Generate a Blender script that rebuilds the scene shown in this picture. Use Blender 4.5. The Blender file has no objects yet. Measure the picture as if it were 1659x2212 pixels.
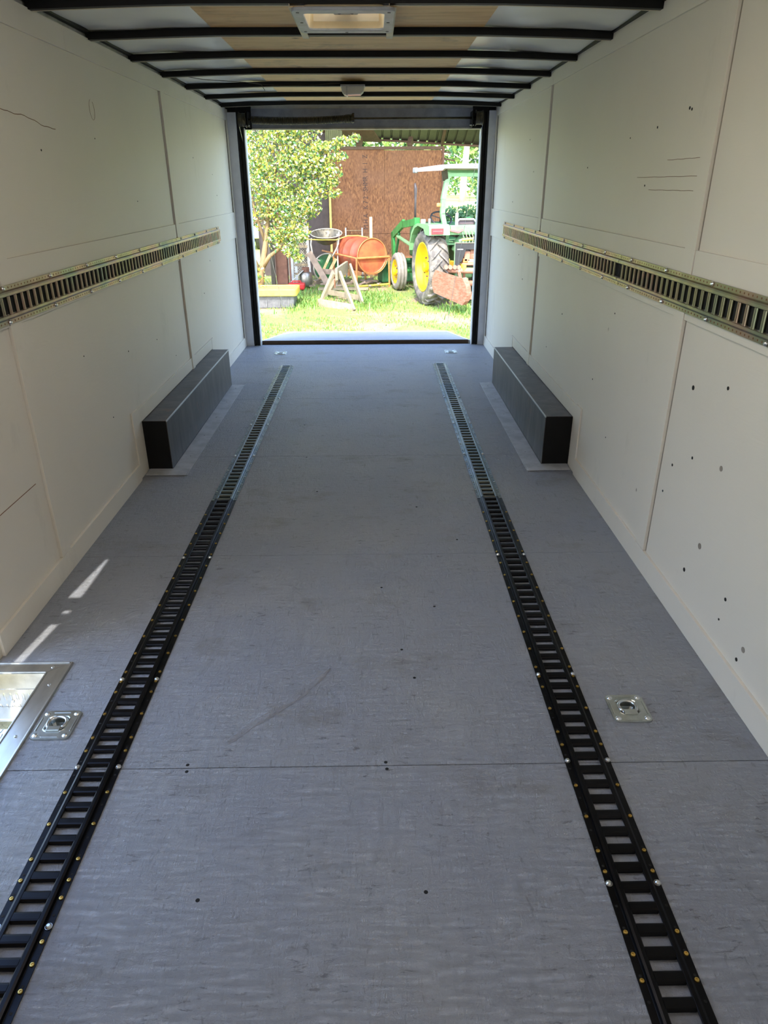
import bpy, bmesh, math, random
from mathutils import Vector, Matrix
R_ = random.Random(7)
PI = math.pi
C = bpy.context.scene.collection
sc = bpy.context.scene

# ------------------------------------------------------------------ camera, sky, sun, lamps, exposure
cam_d = bpy.data.cameras.new('camera'); cam = bpy.data.objects.new('camera', cam_d); C.objects.link(cam)
M = Matrix(((0.99988421, 0.00943597, -0.01193879), (-0.01481735, 0.42496772, -0.90508722), (-0.00346678, 0.90515932, 0.42505833)))
cam.matrix_world = Matrix.Translation((0, 0, 1.43)) @ M.to_4x4()
cam_d.sensor_fit = 'VERTICAL'; cam_d.sensor_height = 36.0
cam_d.lens = 1509.6 / 2212 * 36.0
cam_d.clip_start = 0.02; cam_d.clip_end = 600
sc.camera = cam

w = bpy.data.worlds.new('sky'); sc.world = w; w.use_nodes = True
nt = w.node_tree; bg = nt.nodes['Background']
sky = nt.nodes.new('ShaderNodeTexSky'); sky.sky_type = 'NISHITA'; sky.sun_disc = False
sky.sun_elevation = math.radians(48.5); sky.sun_rotation = math.radians(188); sky.air_density = 1.0; sky.dust_density = 1.5
nt.links.new(sky.outputs[0], bg.inputs[0]); bg.inputs[1].default_value = 0.33
SUN_DIR = Vector((0.139, 1.0, -1.14)).normalized()
sd = bpy.data.lights.new('sun', 'SUN'); sd.energy = 1.9; sd.angle = math.radians(0.4); sd.color = (1.0, 0.95, 0.84)
so = bpy.data.objects.new('sun', sd); C.objects.link(so); so.rotation_euler = SUN_DIR.to_track_quat('-Z', 'Y').to_euler()
so.location = (-1, -8, 10)
vs = sc.view_settings
vs.view_transform = 'Standard'; vs.look = 'None'; vs.exposure = 2.03; vs.gamma = 1.0; vs.use_curve_mapping = False

# ------------------------------------------------------------------ helpers
class MB:
    def __init__(s): s.v = []; s.f = []; s.m = []; s.mi = 0
    def add(s, vs_, fs):
        o = len(s.v); s.v += [tuple(p) for p in vs_]
        for f in fs: s.f.append(tuple(i + o for i in f)); s.m.append(s.mi)
        return s
    def box(s, x0, x1, y0, y1, z0, z1, mat=None):
        v = [Vector(p) for p in ((x0,y0,z0),(x1,y0,z0),(x1,y1,z0),(x0,y1,z0),(x0,y0,z1),(x1,y0,z1),(x1,y1,z1),(x0,y1,z1))]
        if mat: v = [mat @ p for p in v]
        return s.add(v, [(3,2,1,0),(4,5,6,7),(0,1,5,4),(1,2,6,5),(2,3,7,6),(3,0,4,7)])
    def bar(s, a, b, w_, t, up=(0,0,1)):
        a, b = Vector(a), Vector(b); d = b - a; L = d.length; d.normalize(); u = Vector(up)
        x = d.cross(u)
        if x.length < 1e-4: x = d.cross(Vector((1,0,0)))
        x.normalize(); z = x.cross(d)
        m = Matrix((x, d, z)).transposed().to_4x4(); m.translation = a
        return s.box(-w_/2, w_/2, 0, L, -t/2, t/2, m)
    def tube(s, pts, r, n=8, caps=True):
        pts = [Vector(p) for p in pts]; rs = r if isinstance(r, (list, tuple)) else [r] * len(pts)
        vv = []; prev = None
        for i, p in enumerate(pts):
            d = (pts[min(i+1, len(pts)-1)] - pts[max(i-1, 0)]).normalized()
            if prev is None:
                x = d.cross(Vector((0,0,1)))
                if x.length < 1e-3: x = d.cross(Vector((1,0,0)))
            else: x = prev - d * prev.dot(d)
            x.normalize(); prev = x; y = d.cross(x)
            for k in range(n):
                a = 2*PI*k/n; vv.append(p + (x*math.cos(a) + y*math.sin(a)) * rs[i])
        fs = [(i*n+k, i*n+(k+1)%n, (i+1)*n+(k+1)%n, (i+1)*n+k) for i in range(len(pts)-1) for k in range(n)]
        if caps: fs += [tuple(range(n-1, -1, -1)), tuple(range((len(pts)-1)*n, len(pts)*n))]
        return s.add(vv, fs)
    def lathe(s, prof, n=32, mat=None, closed=False):
        vv = []
        for (r, z) in prof:
            for k in range(n):
                a = 2*PI*k/n; p = Vector((r*math.cos(a), r*math.sin(a), z)); vv.append(mat @ p if mat else p)
        m_ = len(prof)
        fs = [(i*n+k, i*n+(k+1)%n, ((i+1)%m_)*n+(k+1)%n, ((i+1)%m_)*n+k) for i in range(m_ if closed else m_-1) for k in range(n)]
        return s.add(vv, fs)
    def prism(s, poly, h0, h1, fn):
        n = len(poly); vv = [fn(a, b, h0) for a, b in poly] + [fn(a, b, h1) for a, b in poly]
        return s.add(vv, [tuple(range(n-1, -1, -1)), tuple(range(n, 2*n))] + [(i, (i+1)%n, n+(i+1)%n, n+i) for i in range(n)])
    def slab(s, x0, x1, y0, y1, z0, z1, holes=(), swap=None):
        xs = sorted({x0, x1, *[min(max(h[i], x0), x1) for h in holes for i in (0, 1)]})
        ys = sorted({y0, y1, *[min(max(h[i], y0), y1) for h in holes for i in (2, 3)]})
        idx = {}
        def V(i, j, k):
            key = (i, j, k)
            if key not in idx:
                p = (xs[i], ys[j], (z0, z1)[k]); idx[key] = len(s.v); s.v.append(swap(*p) if swap else p)
            return idx[key]
        nx, ny = len(xs)-1, len(ys)-1
        def solid(i, j):
            if not (0 <= i < nx and 0 <= j < ny): return False
            cx, cy = (xs[i]+xs[i+1])/2, (ys[j]+ys[j+1])/2
            return not any(h[0] < cx < h[1] and h[2] < cy < h[3] for h in holes)
        for i in range(nx):
            for j in range(ny):
                if not solid(i, j): continue
                F = [(V(i,j,1),V(i+1,j,1),V(i+1,j+1,1),V(i,j+1,1)), (V(i,j+1,0),V(i+1,j+1,0),V(i+1,j,0),V(i,j,0))]
                if not solid(i-1,j): F.append((V(i,j,0),V(i,j,1),V(i,j+1,1),V(i,j+1,0)))
                if not solid(i+1,j): F.append((V(i+1,j,0),V(i+1,j+1,0),V(i+1,j+1,1),V(i+1,j,1)))
                if not solid(i,j-1): F.append((V(i,j,0),V(i+1,j,0),V(i+1,j,1),V(i,j,1)))
                if not solid(i,j+1): F.append((V(i,j+1,0),V(i,j+1,1),V(i+1,j+1,1),V(i+1,j+1,0)))
                for f in F: s.f.append(f); s.m.append(s.mi)
        return s
    def build(s, name, mat, parent=None, smooth=False, bevel=0, world=True, fixn=True):
        me = bpy.data.meshes.new(name); v = s.v
        if parent is not None and world:
            inv = parent.matrix_world_inv if hasattr(parent, 'matrix_world_inv') else None
            L = ROOTINV.get(parent.name)
            if L is not None: v = [tuple(L @ Vector(p)) for p in v]
        me.from_pydata(v, [], s.f)
        mats = mat if isinstance(mat, (list, tuple)) else [mat]
        for q in mats: me.materials.append(q)
        if len(mats) > 1: me.polygons.foreach_set('material_index', s.m)
        me.update()
        if fixn:
            bm = bmesh.new(); bm.from_mesh(me); bmesh.ops.recalc_face_normals(bm, faces=bm.faces); bm.to_mesh(me); bm.free()
        if smooth: me.polygons.foreach_set('use_smooth', [True]*len(me.polygons))
        o = bpy.data.objects.new(name, me); C.objects.link(o)
        if parent is not None:
            o.parent = parent
            if parent.name in SUBINV: ROOTINV[o.name] = SUBINV[parent.name]
        if bevel:
            b = o.modifiers.new('bevel', 'BEVEL'); b.width = bevel; b.segments = 2; b.limit_method = 'ANGLE'; b.angle_limit = math.radians(40)
        return o
ROOTINV = {}; SUBINV = {}
def tag(o, label=None, cat=None, group=None, kind=None):
    if label: o['label'] = label
    if cat: o['category'] = cat
    if group: o['group'] = group
    if kind: o['kind'] = kind
    return o
def thing(name, loc, label, cat, group=None, rz=0):
    o = bpy.data.objects.new(name, None); C.objects.link(o); o.empty_display_size = 0.05
    o.location = loc; o.rotation_euler = (0, 0, rz)
    m = (Matrix.Translation(Vector(loc)) @ Matrix.Rotation(rz, 4, 'Z')).inverted()
    ROOTINV[o.name] = m; SUBINV[o.name] = m
    return tag(o, label, cat, group)
def struct_root(name, loc=(0,0,0)):
    o = bpy.data.objects.new(name, None); C.objects.link(o); o.location = loc
    m = Matrix.Translation(Vector(loc)).inverted(); ROOTINV[o.name] = m; SUBINV[o.name] = m
    o['kind'] = 'structure'; return o
def copy_tree(o, parent=None):
    c = o.copy(); C.objects.link(c)
    if parent: c.parent = parent
    for ch in list(o.children): copy_tree(ch, c)
    return c
def inst(src, loc, parent, rot=None):
    c = src.copy(); C.objects.link(c); c.parent = parent; c.location = loc
    if rot: c.rotation_euler = rot
    return c

# ------------------------------------------------------------------ materials
def nodes(name):
    m = bpy.data.materials.new(name); m.use_nodes = True; t = m.node_tree
    return m, t, t.nodes['Principled BSDF']
def N(t, typ, **kw):
    n = t.nodes.new(typ)
    for k, v in kw.items():
        if k.startswith('i_'):
            n.inputs[int(k[2:])].default_value = v
        else: setattr(n, k, v)
    return n
def pos(t, scale=(1,1,1), rot=(0,0,0), obj=False):
    mp = N(t, 'ShaderNodeMapping'); mp.inputs['Scale'].default_value = scale; mp.inputs['Rotation'].default_value = rot
    if obj: g = N(t, 'ShaderNodeTexCoord'); t.links.new(g.outputs['Object'], mp.inputs[0])
    else: g = N(t, 'ShaderNodeNewGeometry'); t.links.new(g.outputs['Position'], mp.inputs[0])
    return mp.outputs[0]
def noise(t, vec, scale, detail=4, rough=.55, dist=0):
    n = N(t, 'ShaderNodeTexNoise'); n.inputs['Scale'].default_value = scale; n.inputs['Detail'].default_value = detail
    n.inputs['Roughness'].default_value = rough; n.inputs['Distortion'].default_value = dist; t.links.new(vec, n.inputs['Vector']); return n.outputs['Fac']
def ramp(t, fac, stops):
    r = N(t, 'ShaderNodeValToRGB'); e = r.color_ramp.elements
    while len(e) < len(stops): e.new(0.5)
    for el, (p, c) in zip(e, stops): el.position = p; el.color = c if len(c) == 4 else (*c, 1)
    t.links.new(fac, r.inputs[0]); return r.outputs[0]
def mix(t, fac, a, b, mode='MIX'):
    m = N(t, 'ShaderNodeMix', data_type='RGBA', blend_type=mode)
    for s_, v in ((m.inputs[0], fac), (m.inputs[6], a), (m.inputs[7], b)):
        if hasattr(v, 'is_output') or isinstance(v, bpy.types.NodeSocket): t.links.new(v, s_)
        else: s_.default_value = v if not isinstance(v, tuple) else ((*v, 1) if len(v) == 3 else v)
    return m.outputs[2]
def bump(t, b, h, strength=.3, dist=.002, prev=None):
    n = N(t, 'ShaderNodeBump'); n.inputs['Strength'].default_value = strength; n.inputs['Distance'].default_value = dist
    t.links.new(h, n.inputs['Height'])
    if prev is not None: t.links.new(prev, n.inputs['Normal'])
    t.links.new(n.outputs[0], b.inputs['Normal']); return n.outputs[0]
def simple(name, col, rough=.6, metal=0, var=.12, scale=12, bmp=0, col2=None, lo=.4, hi=.65, spec=None, stretch=(1,1,1), bscale=None):
    m, t, b = nodes(name); b.inputs['Roughness'].default_value = rough; b.inputs['Metallic'].default_value = metal
    if spec is not None: b.inputs['Specular IOR Level'].default_value = spec
    p = pos(t, stretch)
    c2 = col2 or tuple(max(0, c*(1-2.2*var)) for c in col)
    f = noise(t, p, scale, 5, .6)
    t.links.new(ramp(t, f, [(lo, col), (hi, c2)]), b.inputs['Base Color'])
    if bmp: bump(t, b, noise(t, p, bscale or scale*4, 4), bmp)
    return m

def floor_paint():
    m, t, b = nodes('grey_floor_paint')
    p = pos(t)
    big = noise(t, p, 1.7, 3); fine = noise(t, p, 9, 6, .65)
    base = mix(t, ramp(t, big, [(.4, (0,0,0)), (.66, (1,1,1))]), (.37,.39,.455), (.42,.43,.465))
    stain = ramp(t, noise(t, pos(t, (1,1.6,1)), 2.6, 5, .7), [(.56, (0,0,0)), (.74, (.8,.8,.8))])
    base = mix(t, stain, base, (.27,.255,.245))
    chipv = noise(t, pos(t, (9, 34, 9)), 2.2, 6, .72, .6)
    patch = ramp(t, noise(t, p, 4.5, 3), [(.42, (0,0,0)), (.6, (1,1,1))])
    chip = ramp(t, chipv, [(.585, (0,0,0)), (.635, (1,1,1))])
    chip = mix(t, 1.0, chip, patch, 'MULTIPLY')
    chip2 = ramp(t, noise(t, pos(t, (22, 7, 9), (0,0,.7)), 2.6, 6, .7, .8), [(.61, (0,0,0)), (.66, (1,1,1))])
    base = mix(t, mix(t, 1.0, chip, (.6,.6,.6), 'MULTIPLY'), base, (.09,.08,.085))
    base = mix(t, mix(t, 1.0, chip2, (.35,.35,.35), 'MULTIPLY'), base, (.13,.12,.12))
    t.links.new(base, b.inputs['Base Color']); b.inputs['Roughness'].default_value = .45
    b.inputs['Specular IOR Level'].default_value = .5
    h1 = noise(t, pos(t, (5, 22, 5)), 3.0, 7, .7, 1.2); h2 = noise(t, pos(t, (24, 6, 5), (0,0,.5)), 2.2, 6, .7, 1.4)
    h3 = noise(t, pos(t, (10, 30, 5), (0,0,-.6)), 2.0, 6, .7, 1.0)
    q = bump(t, b, h1, 1.0, .012); q = bump(t, b, h2, .9, .011, q); q = bump(t, b, h3, .6, .006, q); bump(t, b, chip, -.4, .002, q)
    return m
def wall_paint():
    m, t, b = nodes('white_wall_paint')
    p = pos(t)
    base = mix(t, noise(t, p, 1.4, 4), (.70,.648,.565), (.78,.73,.65))
    sm = ramp(t, noise(t, pos(t, (1,1,.5)), 3.4, 5, .7), [(.60, (0,0,0)), (.8, (.45,.45,.45))])
    base = mix(t, sm, base, (.52,.48,.41))
    vo = N(t, 'ShaderNodeTexVoronoi'); vo.inputs['Scale'].default_value = 4.2; vo.inputs['Randomness'].default_value = 1.0
    t.links.new(pos(t, (1,1,.8)), vo.inputs['Vector'])
    dot = ramp(t, vo.outputs['Distance'], [(.018, (1,1,1)), (.04, (0,0,0))])
    sel = ramp(t, noise(t, p, 2.3, 1), [(.5, (0,0,0)), (.56, (1,1,1))])
    dot = mix(t, 1.0, dot, sel, 'MULTIPLY')
    base = mix(t, dot, base, (.16,.12,.09))
    t.links.new(base, b.inputs['Base Color']); b.inputs['Roughness'].default_value = .5; b.inputs['Specular IOR Level'].default_value = .3
    q = bump(t, b, noise(t, pos(t, (1, 2, 14)), 3.0, 5, .6, 1.5), .22, .003)
    q = bump(t, b, noise(t, p, 60, 3), .08, .001, q); bump(t, b, dot, -.6, .002, q)
    return m
def plywood():
    m, t, b = nodes('bare_plywood')
    g = noise(t, pos(t, (2.5, 22, 1)), 1.2, 5, .6, .6)
    base = ramp(t, g, [(.3, (.66,.40,.16)), (.5, (.80,.52,.23)), (.75, (.86,.61,.31))])
    vo = N(t, 'ShaderNodeTexVoronoi'); vo.inputs['Scale'].default_value = 4; t.links.new(pos(t, (1,1.3,1)), vo.inputs['Vector'])
    kn = ramp(t, vo.outputs['Distance'], [(.04, (1,1,1)), (.10, (0,0,0))])
    base = mix(t, kn, base, (.14,.07,.03)); st = ramp(t, noise(t, pos(t), 3.5, 4, .7), [(.55, (0,0,0)), (.8, (.8,.8,.8))])
    base = mix(t, st, base, (.30,.19,.10))
    t.links.new(base, b.inputs['Base Color']); b.inputs['Roughness'].default_value = .6
    return m
def osb():
    m, t, b = nodes('oriented_strand_board')
    vo = N(t, 'ShaderNodeTexVoronoi'); vo.inputs['Scale'].default_value = 1.0; t.links.new(pos(t, (56, 56, 20), (0,.4,0)), vo.inputs['Vector'])
    v2 = N(t, 'ShaderNodeTexVoronoi'); v2.inputs['Scale'].default_value = 1.0; t.links.new(pos(t, (50, 50, 18), (0,-.5,0)), v2.inputs['Vector'])
    s1 = N(t, 'ShaderNodeSeparateColor'); t.links.new(vo.outputs['Color'], s1.inputs[0])
    s2 = N(t, 'ShaderNodeSeparateColor'); t.links.new(v2.outputs['Color'], s2.inputs[0])
    a = ramp(t, s1.outputs[0], [(0, (.11,.038,.012)), (.5, (.20,.08,.026)), (1, (.33,.15,.058))])
    c = ramp(t, s2.outputs[0], [(0, (.10,.036,.011)), (.5, (.19,.073,.024)), (1, (.31,.14,.053))])
    base = mix(t, .5, a, c); base = mix(t, ramp(t, noise(t, pos(t), 1.6, 3), [(.4, (0,0,0)), (.7, (.6,.6,.6))]), base, (.22,.10,.05))
    t.links.new(base, b.inputs['Base Color']); b.inputs['Roughness'].default_value = .75
    return m
def ground_mat():
    m, t, b = nodes('weedy_sandy_ground')
    f = noise(t, pos(t), 1.1, 5, .65, .5); f2 = noise(t, pos(t), 22, 5, .7)
    base = mix(t, ramp(t, f, [(.42, (0,0,0)), (.56, (1,1,1))]), ramp(t, f2, [(.3, (.19,.135,.075)), (.6, (.33,.25,.16))]), ramp(t, f2, [(.3, (.08,.13,.03)), (.6, (.23,.30,.07))]))
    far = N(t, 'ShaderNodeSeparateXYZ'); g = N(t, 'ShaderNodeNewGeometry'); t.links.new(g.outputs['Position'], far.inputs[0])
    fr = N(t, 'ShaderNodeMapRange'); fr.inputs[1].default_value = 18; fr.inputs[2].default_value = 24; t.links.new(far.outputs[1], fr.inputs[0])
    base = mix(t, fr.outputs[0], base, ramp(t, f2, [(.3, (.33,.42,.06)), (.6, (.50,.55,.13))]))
    t.links.new(base, b.inputs['Base Color']); b.inputs['Roughness'].default_value = .95
    bump(t, b, f2, .6, .03)
    return m
def leaf(name, c1, c2, tr=.35, rough=.4):
    m, t, b = nodes(name)
    f = noise(t, pos(t), 9, 2)
    col = ramp(t, f, [(.35, c1), (.65, c2)]); t.links.new(col, b.inputs['Base Color']); b.inputs['Roughness'].default_value = rough
    tb = N(t, 'ShaderNodeBsdfTranslucent'); t.links.new(col, tb.inputs[0]); ms = N(t, 'ShaderNodeMixShader'); ms.inputs[0].default_value = tr
    out = t.nodes['Material Output']; t.links.new(b.outputs[0], ms.inputs[1]); t.links.new(tb.outputs[0], ms.inputs[2]); t.links.new(ms.outputs[0], out.inputs[0])
    return m
def zinc(name, stops, rough, sc_=1.6):
    m, t, b = nodes(name); b.inputs['Metallic'].default_value = 1
    f = noise(t, pos(t, (1,1,1)), sc_, 2, .5, .6)
    t.links.new(ramp(t, f, stops), b.inputs['Base Color'])
    t.links.new(ramp(t, noise(t, pos(t), 30, 4), [(.3, (rough,)*3), (.7, (min(1, rough+.15),)*3)]), b.inputs['Roughness'])
    bump(t, b, noise(t, pos(t), 14, 3), .06, .002)
    return m
def steel_box():
    m, t, b = nodes('dark_mill_scale_steel'); b.inputs['Metallic'].default_value = .55; b.inputs['Roughness'].default_value = .42
    f = noise(t, pos(t, (3, 5, 1.2)), 2.4, 6, .7, .5)
    base = ramp(t, f, [(.3, (.05,.045,.042)), (.55, (.10,.088,.080)), (.8, (.17,.15,.135))])
    ru = ramp(t, noise(t, pos(t), 5, 5, .7), [(.6, (0,0,0)), (.72, (.6,.6,.6))])
    t.links.new(mix(t, ru, base, (.20,.10,.05)), b.inputs['Base Color'])
    bump(t, b, noise(t, pos(t, (1,1,6)), 8, 5), .25, .002)
    return m
def diamond_plate():
    m, t, b = nodes('diamond_plate_aluminium'); b.inputs['Metallic'].default_value = 1; b.inputs['Roughness'].default_value = .3
    t.links.new(ramp(t, noise(t, pos(t), 6, 5, .7), [(.4, (.80,.79,.76)), (.75, (.50,.47,.42))]), b.inputs['Base Color'])
    ck = N(t, 'ShaderNodeTexVoronoi'); ck.inputs['Scale'].default_value = 1; ck.inputs['Randomness'].default_value = 0
    t.links.new(pos(t, (70, 22, 22), (0,0,.785)), ck.inputs['Vector'])
    bump(t, b, ramp(t, ck.outputs['Distance'], [(.25, (1,1,1)), (.4, (0,0,0))]), .8, .003)
    return m

MT = dict(
 floor=floor_paint(), wall=wall_paint(), ply=plywood(), osb=osb(), ground=ground_mat(), wheelbox=steel_box(), diamond=diamond_plate(),
 sub=simple('subfloor_dark', (.03,.028,.026), .9), outer=simple('white_outer_skin', (.75,.75,.74), .35),
 roofsheet=simple('white_glossy_roof_sheet', (.88,.89,.88), .26, 0, .03, 2),
 bow=simple('black_painted_steel', (.006,.0055,.0055), .55, 0, .2, spec=.25), bowedge=simple('lit_bow_edge', (.55,.50,.38), .5),
 blacktrack=zinc('black_painted_track', [(.3, (.012,.012,.014)), (.7, (.03,.03,.034))], .28),
 zincdark=zinc('dark_zinc_track', [(.30, (.10,.10,.105)), (.45, (.19,.19,.16)), (.55, (.12,.145,.145)), (.7, (.17,.17,.18))], .30),
 zincgold=zinc('yellow_zinc_track', [(.28, (.20,.23,.18)), (.42, (.37,.33,.20)), (.52, (.42,.28,.22)), (.62, (.30,.31,.22)), (.72, (.20,.22,.24))], .36, 2.2),
 brass=simple('brass_screw', (.62,.42,.12), .35, 1, .1), chrome=simple('bright_zinc', (.72,.74,.76), .28, 1, .08, 25),
 galv=simple('galvanised_steel', (.56,.59,.57), .33, 1, .12, 18, .1), alu=simple('aluminium_trim', (.68,.68,.66), .33, 1, .12, 10, .12, stretch=(1,.3,1)),
 darkhole=simple('dark_recess', (.01,.01,.01), .9), trimgrey=simple('grey_flange_paint', (.47,.48,.51), .45),
 vent=simple('vent_plastic_grey', (.42,.45,.50), .45), liner=simple('vent_liner_cream', (.85,.70,.46), .4, var=.05), knob=simple('dark_knob', (.10,.09,.09), .5),
 tan=simple('tan_bracket', (.62,.57,.42), .5), lens=simple('milky_lens', (.72,.72,.66), .2, var=.03), header=simple('header_panel_grey', (.27,.28,.33), .45),
 jamb=simple('white_metal_jamb', (.72,.74,.80), .35, 0, .04), spring=simple('dark_spring_steel', (.085,.070,.045), .4, .7, .2, 20),
 cable=simple('steel_cable', (.5,.5,.48), .35, 1), rampedge=simple('brown_plywood_edge', (.12,.075,.05), .8), whitelip=simple('white_ramp_edge', (.80,.80,.78), .5),
 green=simple('tractor_green', (.035,.24,.05), .35, 0, .2, 6), palegreen=simple('faded_tractor_green', (.165,.34,.15), .4, 0, .1, 8), dkgreen=simple('dark_green_paint', (.03,.14,.05), .4),
 yellow=simple('wheel_yellow', (.66,.47,.012), .35, 0, .06, 5), tyre=simple('dusty_tyre_rubber', (.085,.075,.065), .75, 0, .1, 8, col2=(.24,.21,.17)), tyregrey=simple('weathered_front_tyre', (.25,.23,.20), .8, col2=(.17,.15,.13)),
 canopy=simple('faded_white_canopy', (.40,.35,.32), .5), tip=simple('grey_tape', (.32,.34,.36), .6), red=simple('red_reflector', (.62,.04,.05), .25), redpaint=simple('faded_red_paint', (.62,.12,.12), .4),
 exhaust=simple('exhaust_pipe', (.09,.08,.085), .5, .5), black=simple('black_plastic', (.02,.02,.022), .45), seat=simple('seat_vinyl', (.10,.07,.07), .5), palegrey=simple('pale_grey_metal', (.55,.56,.55), .4, .3),
 drum=simple('orange_drum_paint', (.37,.065,.04), .42, 0, .12, 3, col2=(.36,.10,.05)), drumface=simple('rusty_orange_drum_end', (.42,.09,.045), .34, 0, .1, 4, col2=(.48,.16,.06)), orange=simple('orange_frame_paint', (.55,.22,.07), .5, var=.15),
 rust=simple('rusty_plate', (.22,.085,.045), .75, 0, .15, 14, col2=(.30,.155,.10), stretch=(1,1,3)), rustpink=simple('sun_faded_rust', (.40,.19,.12), .7), rustdark=simple('brown_rusted_steel', (.19,.085,.055), .8),
 wood=simple('weathered_wood', (.30,.24,.155), .8, 0, .15, 6, .3, stretch=(1,1,1)), wood2=simple('pale_orange_lumber', (.70,.48,.24), .7), plank=simple('pinkish_old_plank', (.33,.24,.18), .8),
 bin=simple('grey_tote_plastic', (.11,.11,.115), .6, col2=(.17,.17,.17)), binrim=simple('yellow_tote_rim', (.78,.60,.08), .45, col2=(.66,.44,.06)), litter=simple('leaf_litter', (.30,.18,.08), .9, scale=40),
 lattice=simple('beige_lattice', (.42,.38,.31), .8), ladder=simple('grey_ladder', (.50,.51,.50), .45, .4), gas=simple('red_plastic_can', (.60,.03,.03), .4), tank=simple('tarnished_metal', (.33,.31,.28), .35, .8), tray=simple('galvanised_tray', (.15,.135,.10), .5, .4), whitetube=simple('white_painted_tube', (.48,.45,.38), .4),
 shedmetal=simple('grey_roof_metal', (.050,.041,.030), .45, .2), shedyellow=simple('yellow_green_siding', (.13,.14,.035), .5), shedwood=simple('dark_rafter_wood', (.12,.07,.04), .8), shedpost=simple('post_paint', (.70,.55,.16), .7), shedside=simple('brown_siding', (.07,.05,.045), .7),
 van=simple('white_vehicle_paint', (.80,.80,.82), .25), glass=simple('dark_glass', (.03,.04,.05), .05), trunk=simple('tree_bark_tan', (.26,.175,.085), .9, bmp=.5), pine=simple('pale_pine_bark', (.62,.50,.38), .9), curb=simple('pale_rail', (.70,.60,.55), .7),
 yel=leaf('yellow_green_leaf', (.38,.42,.05), (.52,.52,.09)), mid=leaf('mid_green_leaf', (.13,.25,.04), (.27,.36,.08)), dk=leaf('dark_green_leaf', (.05,.14,.05), (.10,.22,.08)), pale=leaf('pale_glossy_leaf', (.50,.52,.36), (.60,.60,.48), .15, .25),
 amber=leaf('amber_leaf', (.60,.36,.06), (.66,.46,.12)), grass=leaf('grass_blade', (.17,.28,.05), (.33,.38,.10), .3, .7), grassdk=leaf('deep_grass_blade', (.12,.30,.06), (.22,.42,.10), .3, .7),
 far=leaf('far_tree_leaf', (.14,.26,.06), (.34,.44,.12), .3, .7), fardk=leaf('far_dark_leaf', (.04,.12,.05), (.09,.20,.07), .2, .7),
 stencil=simple('black_stencil_ink', (.05,.03,.025), .8), white=simple('white_print', (.75,.75,.72), .5), gouge=simple('torn_wood_gouge', (.24,.235,.25), .9), nick=simple('filler_nick', (.30,.26,.22), .9), rustspot=simple('rust_stain', (.24,.11,.05), .9))

# ------------------------------------------------------------------ trailer shell
XL, XR, YF, YB = -1.255, 1.082, -1.3, 6.93          # left, right, nose, rear
XC = (XL + XR) / 2; ZT = 2.01
DR = (1.0, 1.895)                                    # side door opening in Y
WX = -1.003                                          # inner edge of the step well frame
RINGS = [(-.938, 1.597), (.752, 1.637), (-.872, 6.55), (.718, 6.57)]

floor = MB().slab(XL-.03, XR+.03, YF-.03, YB, -.07, -.0185, [(XL-.04, WX-.006, DR[0], DR[1]-.006)] + [(x-.052, x+.052, y-.052, y+.052) for x, y in RINGS]).build('floor', MT['sub'])
tag(floor, kind='structure')
ys = [YF, -.969, .228, 1.425, 2.622, 3.819, 5.016, 6.213, YB]
for a, b in zip(ys[:-1], ys[1:]):
    hs = [(XL-.01, WX, DR[0], DR[1])] + [(x-.05, x+.05, y-.05, y+.05) for x, y in RINGS]
    hs = [h for h in hs if h[2] < b and h[3] > a]
    MB().slab(XL, XR, a+.0015, b-.0015, -.018, 0, hs).build('floor_sheet', MT['floor'], floor)
# screw holes in the floor paint
sh = None
for x, y in [(-.401,1.038), (.104,1.049), (.021,1.437), (.024,1.413), (-.518,1.437), (-.515,1.413), (.084,1.946), (.119,1.796), (.216,2.211), (-.396,3.80), (.964,3.79), (-.46,4.4), (.20,3.1), (-.3,3.3), (.36,2.75), (.02,2.35)]:
    if sh is None:
        sh = MB().lathe([(0,.0006), (.0042,.0006), (.0050,0)], 10).build('screw_hole', MT['darkhole'], floor, world=False); sh.location = (x, y, 0)
    else: inst(sh, (x, y, 0), floor)
# the long gouge with its lifted strand of wood
g = MB(); n = 22; A = Vector((-.427, 1.518, 0)); B_ = Vector((-.150, 1.846, 0)); d = (B_-A); nn = Vector((-d.y, d.x, 0)).normalized()
vv = []
for i in range(n+1):
    u = i/n; wd = .021*math.sin(PI*min(1, .06+u*.94))**.7*(1+.25*R_.uniform(-1, 1)) + .001
    p = A + d*u + nn*.005*math.sin(u*7)
    vv += [p + nn*wd + Vector((0,0,.0004)), p + nn*wd*.1 + Vector((0,0,.0030)), p - nn*wd*.8 + Vector((0,0,.0004))]
g.add(vv, [(i*3+k, i*3+k+1, i*3+k+4, i*3+k+3) for i in range(n) for k in (0, 1)])
g.build('lifted_strand', MT['floor'], floor)
gv = MB()
for i in range(n):
    u = i/n; of_ = lambda t_: .021*.8*math.sin(PI*min(1, .06+t_*.94))**.7+.0015+.002*math.sin(t_*23)-.005*math.sin(t_*7); p = A+d*u-nn*of_(u); q_ = A+d*(u+1.0/n)-nn*of_(min(1, u+1.0/n)); wd = .0022+.0035*math.sin(PI*u)*abs(math.sin(u*17))
    gv.add([p-nn*wd+Vector((0,0,.0006)), q_-nn*wd+Vector((0,0,.0006)), q_+nn*wd+Vector((0,0,.0006)), p+nn*wd+Vector((0,0,.0006))], [(0,1,2,3)])
gv.build('gouge', MT['gouge'], floor)

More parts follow.
